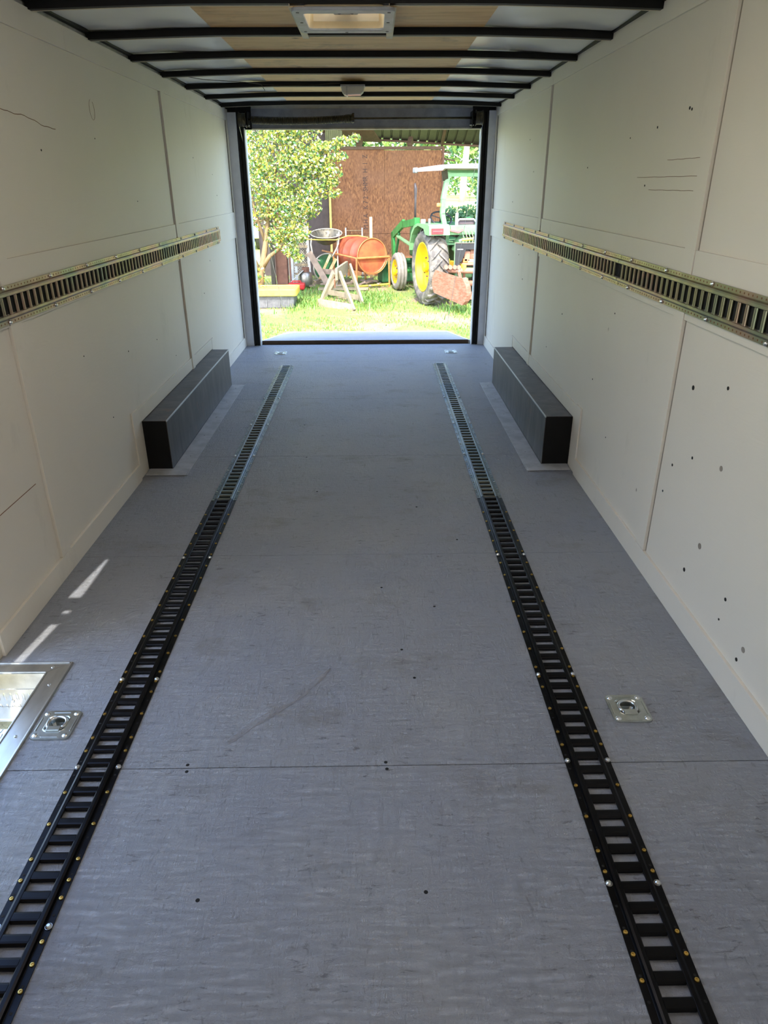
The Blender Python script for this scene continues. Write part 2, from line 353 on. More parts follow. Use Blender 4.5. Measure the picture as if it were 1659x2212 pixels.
def wall_swap_l(x0):      # slab coordinates (y, z, depth)
    return lambda a, b, c: (x0 + c, a, b)
wl = MB().slab(YF, YB, -.07, 2.09, -.045, -.008, [(DR[0], DR[1], -.08, 1.86)], wall_swap_l(XL)).build('wall_left', MT['outer']); tag(wl, kind='structure')
wr_ = MB().slab(YF, YB, -.07, 2.09, .008, .045, [], wall_swap_l(XR)).build('wall_right', MT['outer']); tag(wr_, kind='structure')
def wb(parent, side, y0, y1, z0, z1, t0=-.008, t1=0, name='wall_sheet', holes=(), mat='wall', bevel=0.001):
    # t measured into the room from the wall plane
    if side < 0: f = lambda a, b, c: (XL + c, a, b)
    else: f = lambda a, b, c: (XR - c, a, b)
    return MB().slab(y0, y1, z0, z1, t0, t1, holes, f).build(name, MT[mat], parent, bevel=bevel)
TB = .009
# left wall sheets (joints show as dark grooves) and raised boards
for y0, y1 in ((YF, DR[0]), (DR[1]-.0001, 2.455), (2.457, 4.775), (4.787, 7.0)):
    y1 = min(y1, YB)
    wb(wl, -1, y0, y1, 0.0, ZT)
wb(wl, -1, DR[0], DR[1], 1.86, ZT)
MB().box(XL-.0082, XL-.0075, 4.77, 4.79, .08, 1.93).build('groove_and_shade_strip', MT['darkhole'], wl)
for y0, y1 in ((YF, 3.4), (3.402, YB)): wb(wl, -1, y0, y1, 1.928, ZT+.004, 0, TB, 'top_board')
for y0, y1 in ((DR[1]+.05, 2.455), (2.535, 4.775), (4.86, 6.84)): wb(wl, -1, y0, y1, .99, 1.203, 0, TB, 'rail_board')
wb(wl, -1, 2.457, 2.533, .09, 1.927, 0, .0115, 'batten'); wb(wl, -1, 4.790, 4.858, .09, 1.927, 0, .0115, 'batten'); wb(wl, -1, 6.842, 6.925, .05, 1.927, 0, TB, 'batten')
MB().box(XL-.001, XL+.0009, 6.826, 6.841, .09, 1.925).build('groove_and_shade_strip', MT['darkhole'], wl)
bl = wb(None, -1, DR[1]+.04, 3.475, 0, .088, 0, TB+.002, 'baseboard_left'); tag(bl, kind='structure')
wb(bl, -1, 5.50, YB-.02, 0, .088, 0, TB+.002, 'baseboard_piece')
# right wall
for y0, y1 in ((YF, 2.455), (2.457, 4.812), (4.824, YB)): wb(wr_, 1, y0, y1, 0, ZT+.02)
MB().box(XR+.0075, XR+.0082, 4.807, 4.829, .08, 1.96).build('groove_and_shade_strip', MT['darkhole'], wr_)
for y0, y1 in ((YF, 2.50), (2.5015, 4.79), (4.792, YB)): wb(wr_, 1, y0, y1, 1.958, ZT+.026, 0, TB, 'top_board')
for y0, y1 in ((YF, 2.457), (2.545, 4.806), (4.905, 6.84)): wb(wr_, 1, y0, y1, 1.0, 1.226, 0, TB, 'rail_board')
wb(wr_, 1, 2.459, 2.543, .095, 1.957, 0, .0118, 'batten'); MB().box(XR-.0006, XR+.0002, 2.4525, 2.4588, .095, 1.95).build('groove_and_shade_strip', MT['nick'], wr_); wb(wr_, 1, 4.832, 4.903, .09, 1.957, 0, TB, 'batten'); wb(wr_, 1, 6.842, 6.925, .05, 1.957, 0, TB, 'batten')  # nick-coloured strip paints the near batten's edge shadow along its joint
MB().box(XR-.0009, XR+.001, 6.826, 6.841, .09, 1.95).build('groove_and_shade_strip', MT['darkhole'], wr_)
br = wb(None, 1, YF, 3.507, 0, .092, 0, TB+.002, 'baseboard_right'); tag(br, kind='structure')
wb(br, 1, 5.50, YB-.02, 0, .092, 0, TB+.002, 'baseboard_piece')
# pencil ring and dents on the walls
def wall_mark(parent, side, y, z, r, name='dent', ry=1.0):
    m = MB(); x = XL + .0009 if side < 0 else XR - .0009; s_ = 1 if side < 0 else -1
    r *= .75
    pts = [(x, y + r*ry*math.cos(a), z + r*math.sin(a)) for a in [i*2*PI/14 for i in range(14)]]
    m.add([(x + s_*.0004, p[1], p[2]) for p in pts] + [(x - s_*.0015, p[1], p[2]) for p in pts], [tuple(range(14))] + [(i, (i+1)%14, 14+(i+1)%14, 14+i) for i in range(14)])
    m.build(name, MT['nick'] if r > .009 else MT['darkhole'], parent)
for y, z, r in [(3.04,1.11-.35,.004), (3.6,.66,.005), (3.25,.42,.004), (4.1,.62,.004), (4.45,.45,.004), (3.0,1.55,.005), (3.6,1.62,.004), (4.1,1.35,.004), (5.4,.7,.006), (5.7,.9,.005), (6.2,1.35,.006), (6.1,1.5,.004), (5.5,1.6,.005)]: wall_mark(wl, -1, y, z, r)
for y, z, r in [(2.31,.80,.011), (2.02,.62,.012), (2.22,.58,.007), (2.08,.86,.008), (2.05,.33,.014), (2.12,.2,.010), (1.83,.26,.008), (1.84,.18,.005), (1.68,.18,.012), (1.70,.13,.008), (2.36,.50,.007), (2.4,.38,.006), (3.0,1.62,.006), (2.72,1.66,.007), (2.70,1.655,.006), (3.3,1.6,.004), (3.9,1.5,.005), (3.05,1.42,.005), (4.1,.75,.006), (4.4,.5,.005), (3.4,.55,.005), (3.2,.9,.005), (3.1,.35,.004), (5.3,.8,.007), (5.5,.95,.005), (5.9,1.3,.006), (5.2,1.5,.005), (5.4,1.7,.005)]: wall_mark(wr_, 1, y, z, r)
# pencil circle on the left wall and the long crack
m = MB()
for k in range(40):
    a0, a1 = k*2*PI/40, (k+1)*2*PI/40
    if 0.9 < a0 < 1.6: continue
    m.tube([(XL+.0006, 3.62+.030*math.cos(a), 1.735+.040*math.sin(a)) for a in (a0, a1)], .0007, 4, False)
m.build('pencil_ring', MT['rustspot'], wl)
m = MB(); pts = [(XL+.0006, 2.55+u*.62, 1.685-.055*u+.004*math.sin(u*13)+.002*math.sin(u*37)) for u in [i/24 for i in range(25)]]
m.tube(pts, .0011, 4).build('paint_crack', MT['rustspot'], wl)
m = MB()
for z, a, b in ((1.505,2.56,2.85), (1.450,2.57,3.15), (1.405,2.58,3.0)):
    m.tube([(XR-.0006, a+(b-a)*i/12, z+.0006*math.sin(i*1.7)) for i in range(13)], .0007, 4)
m.build('paint_crack', MT['rustspot'], wr_)
# horizontal sheet joint on near left panel
MB().box(XL-.0002, XL+.0008, DR[1]+.02, 2.40, .430, .4325).build('sheet_joint', MT['rustspot'], wl)

# nose wall
wf = MB().box(XL-.045, XR+.045, YF-.04, YF, -.07, 2.1).build('wall_front', MT['wall']); tag(wf, kind='structure')
# rear frame: jambs, black posts, header
we = MB().box(XL-.045, XR+.045, YB+.035, YB+.055, 1.985, 2.11).build('wall_rear', MT['outer']); tag(we, kind='structure')
MB().box(XL, -1.170, 6.895, 6.925, 0, 1.99).build('jamb_board', MT['jamb'], we, bevel=.002)
MB().box(XL-.045, -1.170, 6.93, 7.0, -.07, 2.05).build('jamb_board', MT['bow'], we)
MB().box(1.012, XR, 6.895, 6.925, 0, 2.0).build('jamb_board', MT['jamb'], we, bevel=.002)
MB().box(1.012, XR+.045, 6.93, 7.0, -.07, 2.05).build('jamb_board', MT['bow'], we)
for x0, x1 in ((-1.168, -1.150), (-1.146, -1.112)): MB().box(x0, x1, 6.90 if x0 < -1.16 else 6.915, 6.99, -.03, 1.99).build('door_post', MT['bow'], we, bevel=.003)
for x0, x1 in ((.992, 1.010), (.960, .988)): MB().box(x0, x1, 6.90 if x0 > .99 else 6.915, 6.99, -.03, 1.99).build('door_post', MT['bow'], we, bevel=.003)
MB().box(-1.112, -1.104, 6.90, 6.995, -.02, 1.87).build('door_seal', MT['whitelip'], we); MB().box(.950, .958, 6.90, 6.995, -.02, 1.87).build('door_seal', MT['whitelip'], we)
MB().box(-1.045, .875, 6.945, 6.965, 1.872, 2.02).build('header_panel', MT['header'], we)
MB().box(-1.168, -1.045, 6.935, 6.965, 1.862, 2.05).build('header_end', MT['bow'], we); MB().box(.875, 1.01, 6.935, 6.965, 1.868, 2.05).build('header_end', MT['bow'], we)
MB().box(-1.11, .955, 6.935, 7.0, 1.860, 1.8715).build('header_lip', MT['tan'], we, bevel=.002)

# ------------------------------------------------------------------ ceiling
VX0, VX1, VY0, VY1 = -.262, .060, 3.09, 3.42
ce = MB().slab(XL-.045, XR+.045, YF-.04, YB+.06, 2.085, 2.10, [(VX0, VX1, VY0, VY1)]).build('ceiling', MT['outer']); tag(ce, kind='structure')
def camber(x): return -.022*((x-XC)/1.17)**2
BOWS = [6.67-.594*k for k in range(14)]
def sheet(x0, x1, nx, name, mat, amp, side):
    m = MB(); ny = 150; vv = []
    y0, y1 = YF+.02, YB
    for j in range(ny+1):
        y = y0+(y1-y0)*j/ny
        ph = ((y-BOWS[0])/.594) % 1.0
        for i in range(nx+1):
            u = i/nx; x = x0+(x1-x0)*u
            nearb = math.exp(-((ph-.86)/.10)**2)+.6*math.exp(-((ph-.04)/.05)**2)
            z = 2.062+camber(x)+amp*(nearb*math.sin(u*8+math.floor((y-BOWS[0])/.594)*1.7)*math.sin(PI*u)**.5 + .35*math.sin(y*9+u*4))
            vv.append((x, y, z))
    m.add(vv, [(j*(nx+1)+i, j*(nx+1)+i+1, (j+1)*(nx+1)+i+1, (j+1)*(nx+1)+i) for j in range(ny) for i in range(nx)])
    return m.build(name, MT[mat], ce, smooth=True)
sheet(XL, -.695, 22, 'roof_sheet', 'roofsheet', .008, -1); sheet(.490, XR, 22, 'roof_sheet', 'roofsheet', .008, 1)
for a, b in zip(BOWS[1:], BOWS[:-1]):
    if a < YF: a = YF
    a2 = a-.015 if a > YF else a
    MB().slab(-.700, .495, a2, b-.016, 2.052, 2.060, [(VX0, VX1, VY0, VY1)] if a2 < 3.3 < b else []).build('plywood_sheet', MT['ply'], ce)
MB().slab(-.700, .495, BOWS[0]-.015, YB, 2.052, 2.060).build('plywood_sheet', MT['ply'], ce)
for sx in (-1, 1):       # dark strip paints the shade along the ceiling corner
    x = XL if sx < 0 else XR
    MB().box(min(x, x-sx*.02), max(x, x-sx*.02), YF, YB, 2.030, 2.084).build('corner_shade_strip', MT['bow'], ce)
GB = 'black steel roof bows'
ordn = ['rear-most', 'second from the rear', 'third from the rear', 'fourth from the rear', 'fifth from the rear', 'sixth from the rear', 'seventh from the rear', 'eighth from the rear', 'ninth from the rear']
for k, y in enumerate(BOWS[:8]):
    m = MB(); n = 16; prof = [(-.026, 0), (-.018, -.0), (-.015, -.026), (.015, -.026), (.018, 0), (.026, 0)]
    vv = []
    for i in range(n+1):
        x = XL+.0005+(XR-XL-.001)*i/n; zc = 2.057+camber(x)
        if abs(x-XC) < .62 and True: zc = min(zc, 2.052)
        zc -= .001
        for (a, b) in prof: vv.append((x, y+a, zc+b))
        for (a, b) in reversed(prof): vv.append((x, y+a, zc+max(b+.0015, -.020)))
    q = 12
    m.add(vv, [(i*q+j, i*q+(j+1)%q, (i+1)*q+(j+1)%q, (i+1)*q+j) for i in range(n) for j in range(q)] + [tuple(range(q)), tuple(range(n*q, n*q+q))])
    lab = {0: 'black steel roof bow just in front of the rear header', 1: 'black roof bow second from the rear door, behind the dome light', 2: 'black roof bow the oblong dome light hangs beside',
           3: 'black roof bow fourth from the rear door', 4: 'black roof bow fifth from the rear door', 5: 'black roof bow along the rear side of the roof vent',
           6: 'black roof bow at top edge, in front of the roof vent', 7: 'black roof bow nearest the nose, above the camera'}[k]
    r = thing('roof_bow', (XC, y, 2.03), lab, 'beam', GB)
    m.build('bow_channel', MT['bow'], r)
    e = MB(); vv = []
    for i in range(n+1):
        x = XL+.001+(XR-XL-.002)*i/n; zc = min(2.057+camber(x), 2.052 if abs(x-XC) < .62 else 9)-.001
        for a, b in ((.013,-.0275), (.021,-.0275), (.021,-.0235), (.013,-.0235)): vv.append((x, y+a, zc+b))
    e.add(vv, [(i*4+j, i*4+(j+1)%4, (i+1)*4+(j+1)%4, (i+1)*4+j) for i in range(n) for j in range(4)]).build('lower_lip', MT['bowedge'], r)  # pale colour paints the lit edge of the lower flange

# roof vent
rv = thing('roof_vent', (-.10, 3.26, 2.0), 'square grey roof vent with lit cream well and crank, between two roof bows', 'vent')
def rrect(x0, x1, y0, y1, r, n=5):
    out = []
    for cx, cy, a0 in ((x1-r, y1-r, 0), (x0+r, y1-r, PI/2), (x0+r, y0+r, PI), (x1-r, y0+r, 1.5*PI)):
        out += [(cx+r*math.cos(a0+i*PI/2/n), cy+r*math.sin(a0+i*PI/2/n)) for i in range(n+1)]
    return out
def ringplate(m, o, i, z0, z1):
    n = len(o); vv = [(*p, z0) for p in o]+[(*p, z0) for p in i]+[(*p, z1) for p in o]+[(*p, z1) for p in i]
    m.add(vv, [f for k in range(n) for j in [(k+1)%n] for f in ((k, j, n+j, n+k), (2*n+k, 3*n+k, 3*n+j, 2*n+j), (k, 2*n+k, 2*n+j, j), (n+k, n+j, 3*n+j, 3*n+k))])
o_, i_ = rrect(-.290, .088, 3.045, 3.475, .03), rrect(-.250, .050, 3.105, 3.415, .02)
m = MB(); ringplate(m, o_, i_, 1.996, 2.008); vfl = m.build('vent_flange', MT['vent'], rv, bevel=.003)
i2 = rrect(-.232, .032, 3.123, 3.397, .02)
m = MB(); n = len(i_); m.add([(*p, 2.004) for p in i_]+[(*p, 2.14) for p in i2], [(k, (k+1)%n, n+(k+1)%n, n+k) for k in range(n)]); m.build('vent_liner', MT['liner'], rv, smooth=True)
lm, lt, lb = nodes('translucent_vent_lid'); tb = N(lt, 'ShaderNodeBsdfTranslucent'); tb.inputs[0].default_value = (.90,.86,.76,1)
mx = N(lt, 'ShaderNodeMixShader'); mx.inputs[0].default_value = .8; lb.inputs['Base Color'].default_value = (.92,.90,.86,1)
lt.links.new(lb.outputs[0], mx.inputs[1]); lt.links.new(tb.outputs[0], mx.inputs[2]); lt.links.new(mx.outputs[0], lt.nodes['Material Output'].inputs[0])
MB().box(-.245, .045, 3.11, 3.41, 2.14, 2.143).build('vent_lid', lm, rv)
MB().box(-.232, .032, 3.392, 3.396, 2.024, 2.14).build('inner_panel', lm, rv)
chs = MB().box(-.150, -.050, 3.34, 3.37, 2.040, 2.066).build('crank_housing', MT['palegrey'], rv, bevel=.006)
MB().box(-.113, -.087, 3.13, 3.42, 2.075, 2.085).build('crank_arm', MT['vent'], rv, bevel=.003)
for x in (-.125, -.075): MB().tube([(x, 3.325, 2.046), (x, 3.345, 2.052)], .012, 12).build('crank_knob', MT['knob'], chs)
for x, y in ((-.268,3.085), (-.268,3.435), (.066,3.085), (.066,3.435), (-.1,3.45), (-.268,3.26), (.066,3.26)):
    MB().lathe([(0,0), (.006,0), (.007,.003)], 10, Matrix.Translation((x, y, 1.9945))).build('screw', MT['knob'], vfl)
for x0 in (-.300, .066):
    m = MB(); m.box(x0, x0+.028, 3.092, 3.680, 2.010, 2.014); m.box(x0, x0+.003, 3.092, 3.680, 2.014, 2.04)
    m.build('support_strip', MT['tan'], rv)

# dome light and wires
dl = thing('dome_or_fill_light', (-.125, 5.44, 2.0), 'oblong dome light with milky lens on a roof bow', 'light')
m = MB(); m.prism([(-.203,2.020), (-.198,1.985), (-.182,1.966), (-.075,1.968), (-.055,1.985), (-.047,2.020)], 5.37, 5.47, lambda a, b, h: (a, h, b)); lns = m.build('lens', MT['lens'], dl, bevel=.006)
MB().box(-.206, -.044, 5.36, 5.48, 2.014, 2.024).build('base_plate', MT['vent'], dl, bevel=.002)
MB().box(-.170, -.160, 5.366, 5.474, 1.962, 2.018).build('lens_divider', MT['palegrey'], lns)
wi = MB().tube([(-.72, 5.32, 2.02), (-.55, 5.33, 2.012), (-.38, 5.34, 2.018), (-.21, 5.36, 2.03)], .0018, 5).build('light_wire', MT['spring'])
tag(wi, 'thin wire running from left bow to the dome light', 'wire')
wi2 = MB().tube([(-1.22, 4.95, 2.035), (-1.05, 5.1, 2.022), (-.80, 5.2, 2.018), (-.72, 5.32, 2.02), (-.70, 5.34, 1.985)], .0018, 5).build('light_wire', MT['spring'])
tag(wi2, 'thin wire sagging below the left white roof sheet', 'wire')

# ------------------------------------------------------------------ spring assembly over the rear opening
sp = thing('door_spring_assembly', (-.12, 6.83, 1.93), 'dark torsion spring, shaft and cable drums above the rear opening', 'door spring')
m = MB(); pts = []; nt_ = 62
for i in range(nt_*10+1):
    u = i/(nt_*10); a = u*nt_*2*PI; x = -1.03+u*.86; sag = -.012*math.sin(PI*u)**1.0+.010*u; r = .026+.003*(u > .93)
    pts.append((x, 6.83+r*math.cos(a), 1.926+sag+r*math.sin(a)))
m.tube(pts, .0058, 5); m.build('coil_spring', MT['spring'], sp, smooth=True)
MB().tube([(-1.03+.86*u, 6.83, 1.926-.012*math.sin(PI*u)+.010*u) for u in [i/12 for i in range(13)]], .022, 12).build('spring_core', MT['spring'], sp, smooth=True)
MB().tube([(-1.09, 6.83, 1.93), (.93, 6.83, 1.938)], .0095, 10).build('shaft', MT['spring'], sp, smooth=True)
scol = MB().lathe([(.012,0), (.034,0), (.036,.006), (.034,.018), (.026,.022), (.012,.022)], 14, Matrix.Translation((-.172, 6.83, 1.937)) @ Matrix.Rotation(PI/2, 4, 'Y')).build('spring_collar', MT['spring'], sp)
for a in (0, 2.1, 4.2): MB().box(-.168, -.150, -.005, .005, .028, .040, Matrix.Translation((0, 6.83, 1.937)) @ Matrix.Rotation(a, 4, 'X')).build('collar_bolt', MT['spring'], scol)
for x, sgn in ((-1.135, 1), (.885, 1)):
    prof = [(.01,0), (.060,0), (.061,.004), (.052,.006), (.050,.030), (.053,.034), (.050,.038), (.053,.058), (.061,.062), (.060,.066), (.01,.066)]
    MB().lathe(prof, 28, Matrix.Translation((x, 6.83, 1.927 if x < 0 else 1.938)) @ Matrix.Rotation(PI/2, 4, 'Y')).build('cable_drum', MT['spring'], sp, smooth=False)
for x in (-1.058, .858):
    MB().box(x-.004, x+.004, 6.79, 6.945, 1.875, 1.99).build('bearing_bracket', MT['bow'], sp, bevel=.002)
    MB().box(x-.02, x+.012, 6.80, 6.835, 1.880, 1.886).build('bracket_clip', MT['palegrey'], sp)
for a, b, lab in (((-1.13, 6.80, 1.872), (-1.09, 9.12, -.27), 'thin steel lift cable from left drum down to the ramp corner'), ((.945, 6.80, 1.885), (.93, 9.12, -.27), 'thin steel lift cable from right drum down to the ramp corner')):
    tag(MB().tube([a, b], .0022, 5).build('lift_cable', MT['cable']), lab, 'cable')

# ------------------------------------------------------------------ ramp door
rp = thing('ramp_door', (-.09, 8.1, -.15), 'grey ramp door lowered behind the sill with white far edge', 'ramp')
def rz(y): return .026-(y-6.99)*.149
def rampslab(x0, x1, y0, y1, t0, t1):
    m = MB(); m.add([(x, y, rz(y)+t) for t in (t0, t1) for x, y in ((x0,y0), (x1,y0), (x1,y1), (x0,y1))], [(3,2,1,0), (4,5,6,7), (0,1,5,4), (1,2,6,5), (2,3,7,6), (3,0,4,7)]); return m
rampslab(-1.105, .935, 6.995, 9.15, -.018, 0).build('ramp_deck', MT['floor'], rp)
rampslab(-1.105, .935, 6.985, 6.994, -.05, .004).build('hinge_edge', MT['rampedge'], rp)
rampslab(-1.122, -1.106, 6.995, 9.15, -.045, .001).build('edge_trim', MT['whitelip'], rp); rampslab(.936, .952, 6.995, 9.15, -.045, .001).build('edge_trim', MT['whitelip'], rp)
rampslab(-1.122, .952, 9.151, 9.25, -.03, .004).build('edge_trim', MT['whitelip'], rp)
m = MB(); m.add([(x, y, z+t) for t in (0, .01) for x, y, z in ((-1.08,9.255,rz(9.25)-.012), (.91,9.255,rz(9.25)-.012), (.91,9.50,-.49), (-1.08,9.50,-.49))], [(3,2,1,0), (4,5,6,7), (0,1,5,4), (1,2,6,5), (2,3,7,6), (3,0,4,7)]); m.build('ramp_flap', MT['galv'], rp)
MB().tube([(-1.1, 6.975, -.02), (.93, 6.975, -.02)], .012, 8).build('hinge_tube', MT['bow'], rp)
MB().box(XL, XR, 6.931, 6.96, -.07, -.002).build('threshold', MT['bow'], floor)

# ------------------------------------------------------------------ wheel boxes
def wheel_box(side, lab):
    if side < 0: xi, xo, y0, y1, h, nm = -1.122, XL, 3.63, 5.42, .277, -1
    else: xi, xo, y0, y1, h, nm = .932, XR, 3.655, 5.44, .277, 1
    s_ = 1 if side < 0 else -1        # direction into the room
    r = thing('wheel_box', ((xi+xo)/2, (y0+y1)/2, 0), lab, 'wheel box', 'steel wheel boxes')
    X = lambda a, b: (min(a, b), max(a, b))
    MB().box(*X(xi, xi-s_*.003), y0, y1, 0.003, h).build('side_plate', MT['wheelbox'], r)
    MB().box(*X(xi+s_*.001, xo+s_*.001), y0-.002, y1+.002, h, h+.003).build('top_plate', MT['wheelbox'], r)
    MB().box(*X(xi-s_*.0035, xo+s_*.001), y0, y0+.003, .003, h-.0005).build('end_plate', MT['bow'], r)  # near end: black colour stands in for its shade
    MB().box(*X(xi-s_*.0035, xo+s_*.001), y1-.003, y1, .003, h-.0005).build('end_plate', MT['wheelbox'], r)
    MB().box(*X(xi+s_*.003, xi-s_*.002), y0-.003, y1+.003, h-.003, h+.0045).build('weld_edge', MT['alu'], r)
    MB().box(*X(xi+s_*.001, xi+s_*.100), y0-.095, y1, 0.0003, .003).build('floor_flange', MT['trimgrey'], r, bevel=.001)
    MB().box(*X(xi+s_*.093, xo+s_*.010), y0-.100, y0-.004, .0032, .0062).build('floor_flange', MT['trimgrey'], r, bevel=.001)
    MB().box(*X(xo+s_*.0005, xo+s_*.007), y0-.055, y1+.02, h+.005, h+.080).build('wall_flange', MT['wall'], r, bevel=.001)
    MB().box(*X(xo+s_*.0005, xo+s_*.0085), y0-.15, y0-.057, .007, h+.088).build('wall_flange', MT['wall'], r, bevel=.001)
    MB().box(*X(xo+s_*.0005, xo+s_*.0085), y1+.021, y1+.075, .007, h+.080).build('wall_flange', MT['wall'], r, bevel=.001)
    for q in range(5):
        MB().tube([(xi+s_*.05, y0+.2+q*.37, .003), (xi+s_*.05, y0+.2+q*.37, .005)], .004, 8).build('rivet', MT['trimgrey'], r)
    return r
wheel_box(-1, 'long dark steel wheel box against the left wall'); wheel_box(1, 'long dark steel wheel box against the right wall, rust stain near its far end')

# ------------------------------------------------------------------ tie-down tracks
def track_body(L, phase, pitch=.0495, wall=False):
    """track along +Y from 0 to L, lying in XY, top at z=.0125; slot centres at phase + k*pitch"""
    m = MB()
    side = [(.029,.0112), (.031,.0125), (.0385,.0125), (.0435,.0105), (.0455,.0035), (.0470,.0026), (.0620,.0026), (.0620,.0004), (.0455,.0004), (.0420,.0085), (.0370,.0105), (.029,.0095)]
    for s_ in (-1, 1):
        n = len(side); ny = 2; vv = [(s_*a, y, b) for y in (0, L) for a, b in side]
        m.add(vv, [(i, (i+1)%n, n+(i+1)%n, n+i) for i in range(n)] + [tuple(range(n)), tuple(range(n, 2*n))])
    k = 0; ks = [phase+i*pitch for i in range(-2, int(L/pitch)+3)]
    hw = .0155 if wall else .0115; zb = .0060 if wall else 0
    rp_ = lambda a, b: [(a,.0035+zb*.6), (a,.0075+zb*.3), (a+.0035,.0115), (a+.0075,.0125), (b-.0075,.0125), (b-.0035,.0115), (b,.0075+zb*.3), (b,.0035+zb*.6), (b-.0015,.0035+zb*.6), (b-.003,.0095), (b-.0075,.0108), (a+.0075,.0108), (a+.003,.0095), (a+.0015,.0035+zb*.6)]
    for c0, c1 in zip(ks[:-1], ks[1:]):
        a, b = c0+hw, c1-hw
        if b < .002 or a > L-.002: continue
        a = max(a, 0); b = min(b, L)
        if b-a < .016: continue
        P = rp_(a, b); n = len(P)
        m.add([(x, y, z) for x in (-.0295, .0295) for y, z in P], [(i, (i+1)%n, n+(i+1)%n, n+i) for i in range(n)])
    return m
def flange_marks(L, pitch, x=.0545):
    m = MB()
    for s_ in (-1, 1):
        y = pitch/2
        while y < L:
            m.lathe([(0,.0031), (.0030,.0031), (.0033,.0027)], 8, Matrix.Translation((s_*x, y, 0))); y += pitch
    return m
SC = MB().lathe([(0,.0042), (.0018,.0042), (.0022,.0056), (.0046,.0052), (.0052,.0026)], 10)
BH = MB().lathe([(0,.0095), (.0035,.0095), (.0062,.0068), (.0072,.0046), (.0078,.0046), (.0078,.0027)], 12)
def mesh_only(mb, name, mat):
    o = mb.build(name, mat, None); C.objects.unlink(o); return o
SCREW = mesh_only(SC, 'screw', MT['brass']); BOLT = mesh_only(BH, 'hex_bolt', MT['chrome']); SCREWD = mesh_only(SC, 'screw', MT['galv'])
def track(kind, y0, y1, x, z, orient, mat, phase_y, lab, group, screws, bolts, sm=None):
    L = y1-y0
    r = bpy.data.objects.new('tie_down_track', None); C.objects.link(r); r.empty_display_size = .05
    tag(r, lab, 'track', group)
    r.location = (x, y0, z); r.rotation_euler = {'floor': (0,0,0), 'left': (0, PI/2, 0), 'right': (0, -PI/2, 0)}[orient]
    b = track_body(L, (phase_y-y0) % .0495, wall=orient != 'floor').build('slotted_rail', MT[mat], r, world=False)
    if orient != 'floor': MB().box(-.028, .028, 0, L, .0004, .0012).build('slot_shade_strip', MT['darkhole'], r, world=False)  # dark strips put behind the slots paint their shade
    elif mat != 'blacktrack': MB().box(-.028, .028, 0, L, .0004, .0010).build('slot_shade_strip', MT['darkhole'], r, world=False)
    hm = flange_marks(L, .0495 if orient == 'floor' else .0248).build('flange_hole', MT['darkhole'] if orient == 'floor' else MT['rustspot'], r, world=False); hm['kind'] = 'stuff'
    src = sm or SCREW
    for y in screws:
        for s_ in (-1, 1): inst(src, (s_*.0545, y-y0, 0), r)
    for y in bolts:
        for s_ in (-1, 1): inst(BOLT, (s_*.0545, y-y0, 0), r)
    return r
def rng(a, b, st): 
    o = []; 
    while a < b: o.append(a); a += st
    return o
def floor_screws(bol):
    out = []
    for y in rng(.65, 3.1, .099):
        if all(abs(y-b) > .03 for b in bol): out.append(y)
    for y in (.90, 1.09, 1.49, 1.79): out.append(y)
    return out
GF = 'slotted tracks on the floor'; GW = 'slotted tracks on the walls'
bl_ = [.72, 1.055, 1.43, 1.91, 2.60, 2.9]
track('a', .14, 3.187, -.7575, .0002, 'floor', 'blacktrack', 1.370, 'black slotted track on the left side of the floor, nearer piece', GF, floor_screws([.78, 1.20, 1.43, 1.80, 2.60]), [.66, .98, 1.43, 1.80, 2.60])
track('a', .14, 3.187, .5715, .0002, 'floor', 'blacktrack', .777, 'black slotted track on the right side of the floor, nearer piece', GF, floor_screws([.72, 1.06, 1.43, 1.80, 2.60]), [.72, 1.06, 1.43, 1.80, 2.60])
track('a', 3.192, 6.035, -.7575, .0002, 'floor', 'zincdark', 3.22, 'bare metal slotted track on the left of the floor, far piece by the ramp', GF, rng(3.3, 6.0, .099), [3.82, 4.4, 5.02], SCREWD)
track('a', 3.192, 6.08, .5715, .0002, 'floor', 'zincdark', 3.22, 'bare metal slotted track on the right of the floor, far piece by the ramp', GF, rng(3.3, 6.0, .099), [3.82, 4.4, 5.02], SCREWD)
XT = .0125
track('w', 1.93, 4.728, XL+XT, 1.062, 'left', 'zincgold', 2.437, 'golden slotted track on the left wall, nearer piece', GW, [], rng(2.45, 4.7, .38))
track('w', 4.733, 6.07, XL+XT, 1.062, 'left', 'zincgold', 4.75, 'golden slotted track on the left wall, short far piece', GW, [], rng(4.85, 6.0, .38))
track('w', .15, 3.170, XR-XT, 1.087, 'right', 'zincgold', 3.14, 'golden slotted track on the right wall, nearer piece', GW, [], rng(1.9, 3.1, .38))
track('w', 3.175, 6.13, XR-XT, 1.087, 'right', 'zincgold', 3.20, 'golden slotted track on the right wall, far piece toward the door', GW, [], rng(3.4, 6.1, .38))
for side, ps in ((-1, [(4.80,1.126), (4.77,.995), (2.50,1.128), (2.49,.995)]), (1, [(2.50,1.154), (2.52,1.020), (4.86,1.152)])):
    for y, z in ps:
        x0 = XL if side < 0 else XR; s_ = -side
        MB().tube([(x0+s_*.0068, y-.03, z), (x0+s_*.0068, y+.035, z+.002)], [.0035, .0015], 6).build('rust_stain', MT['rustspot'], wl if side < 0 else wr_)

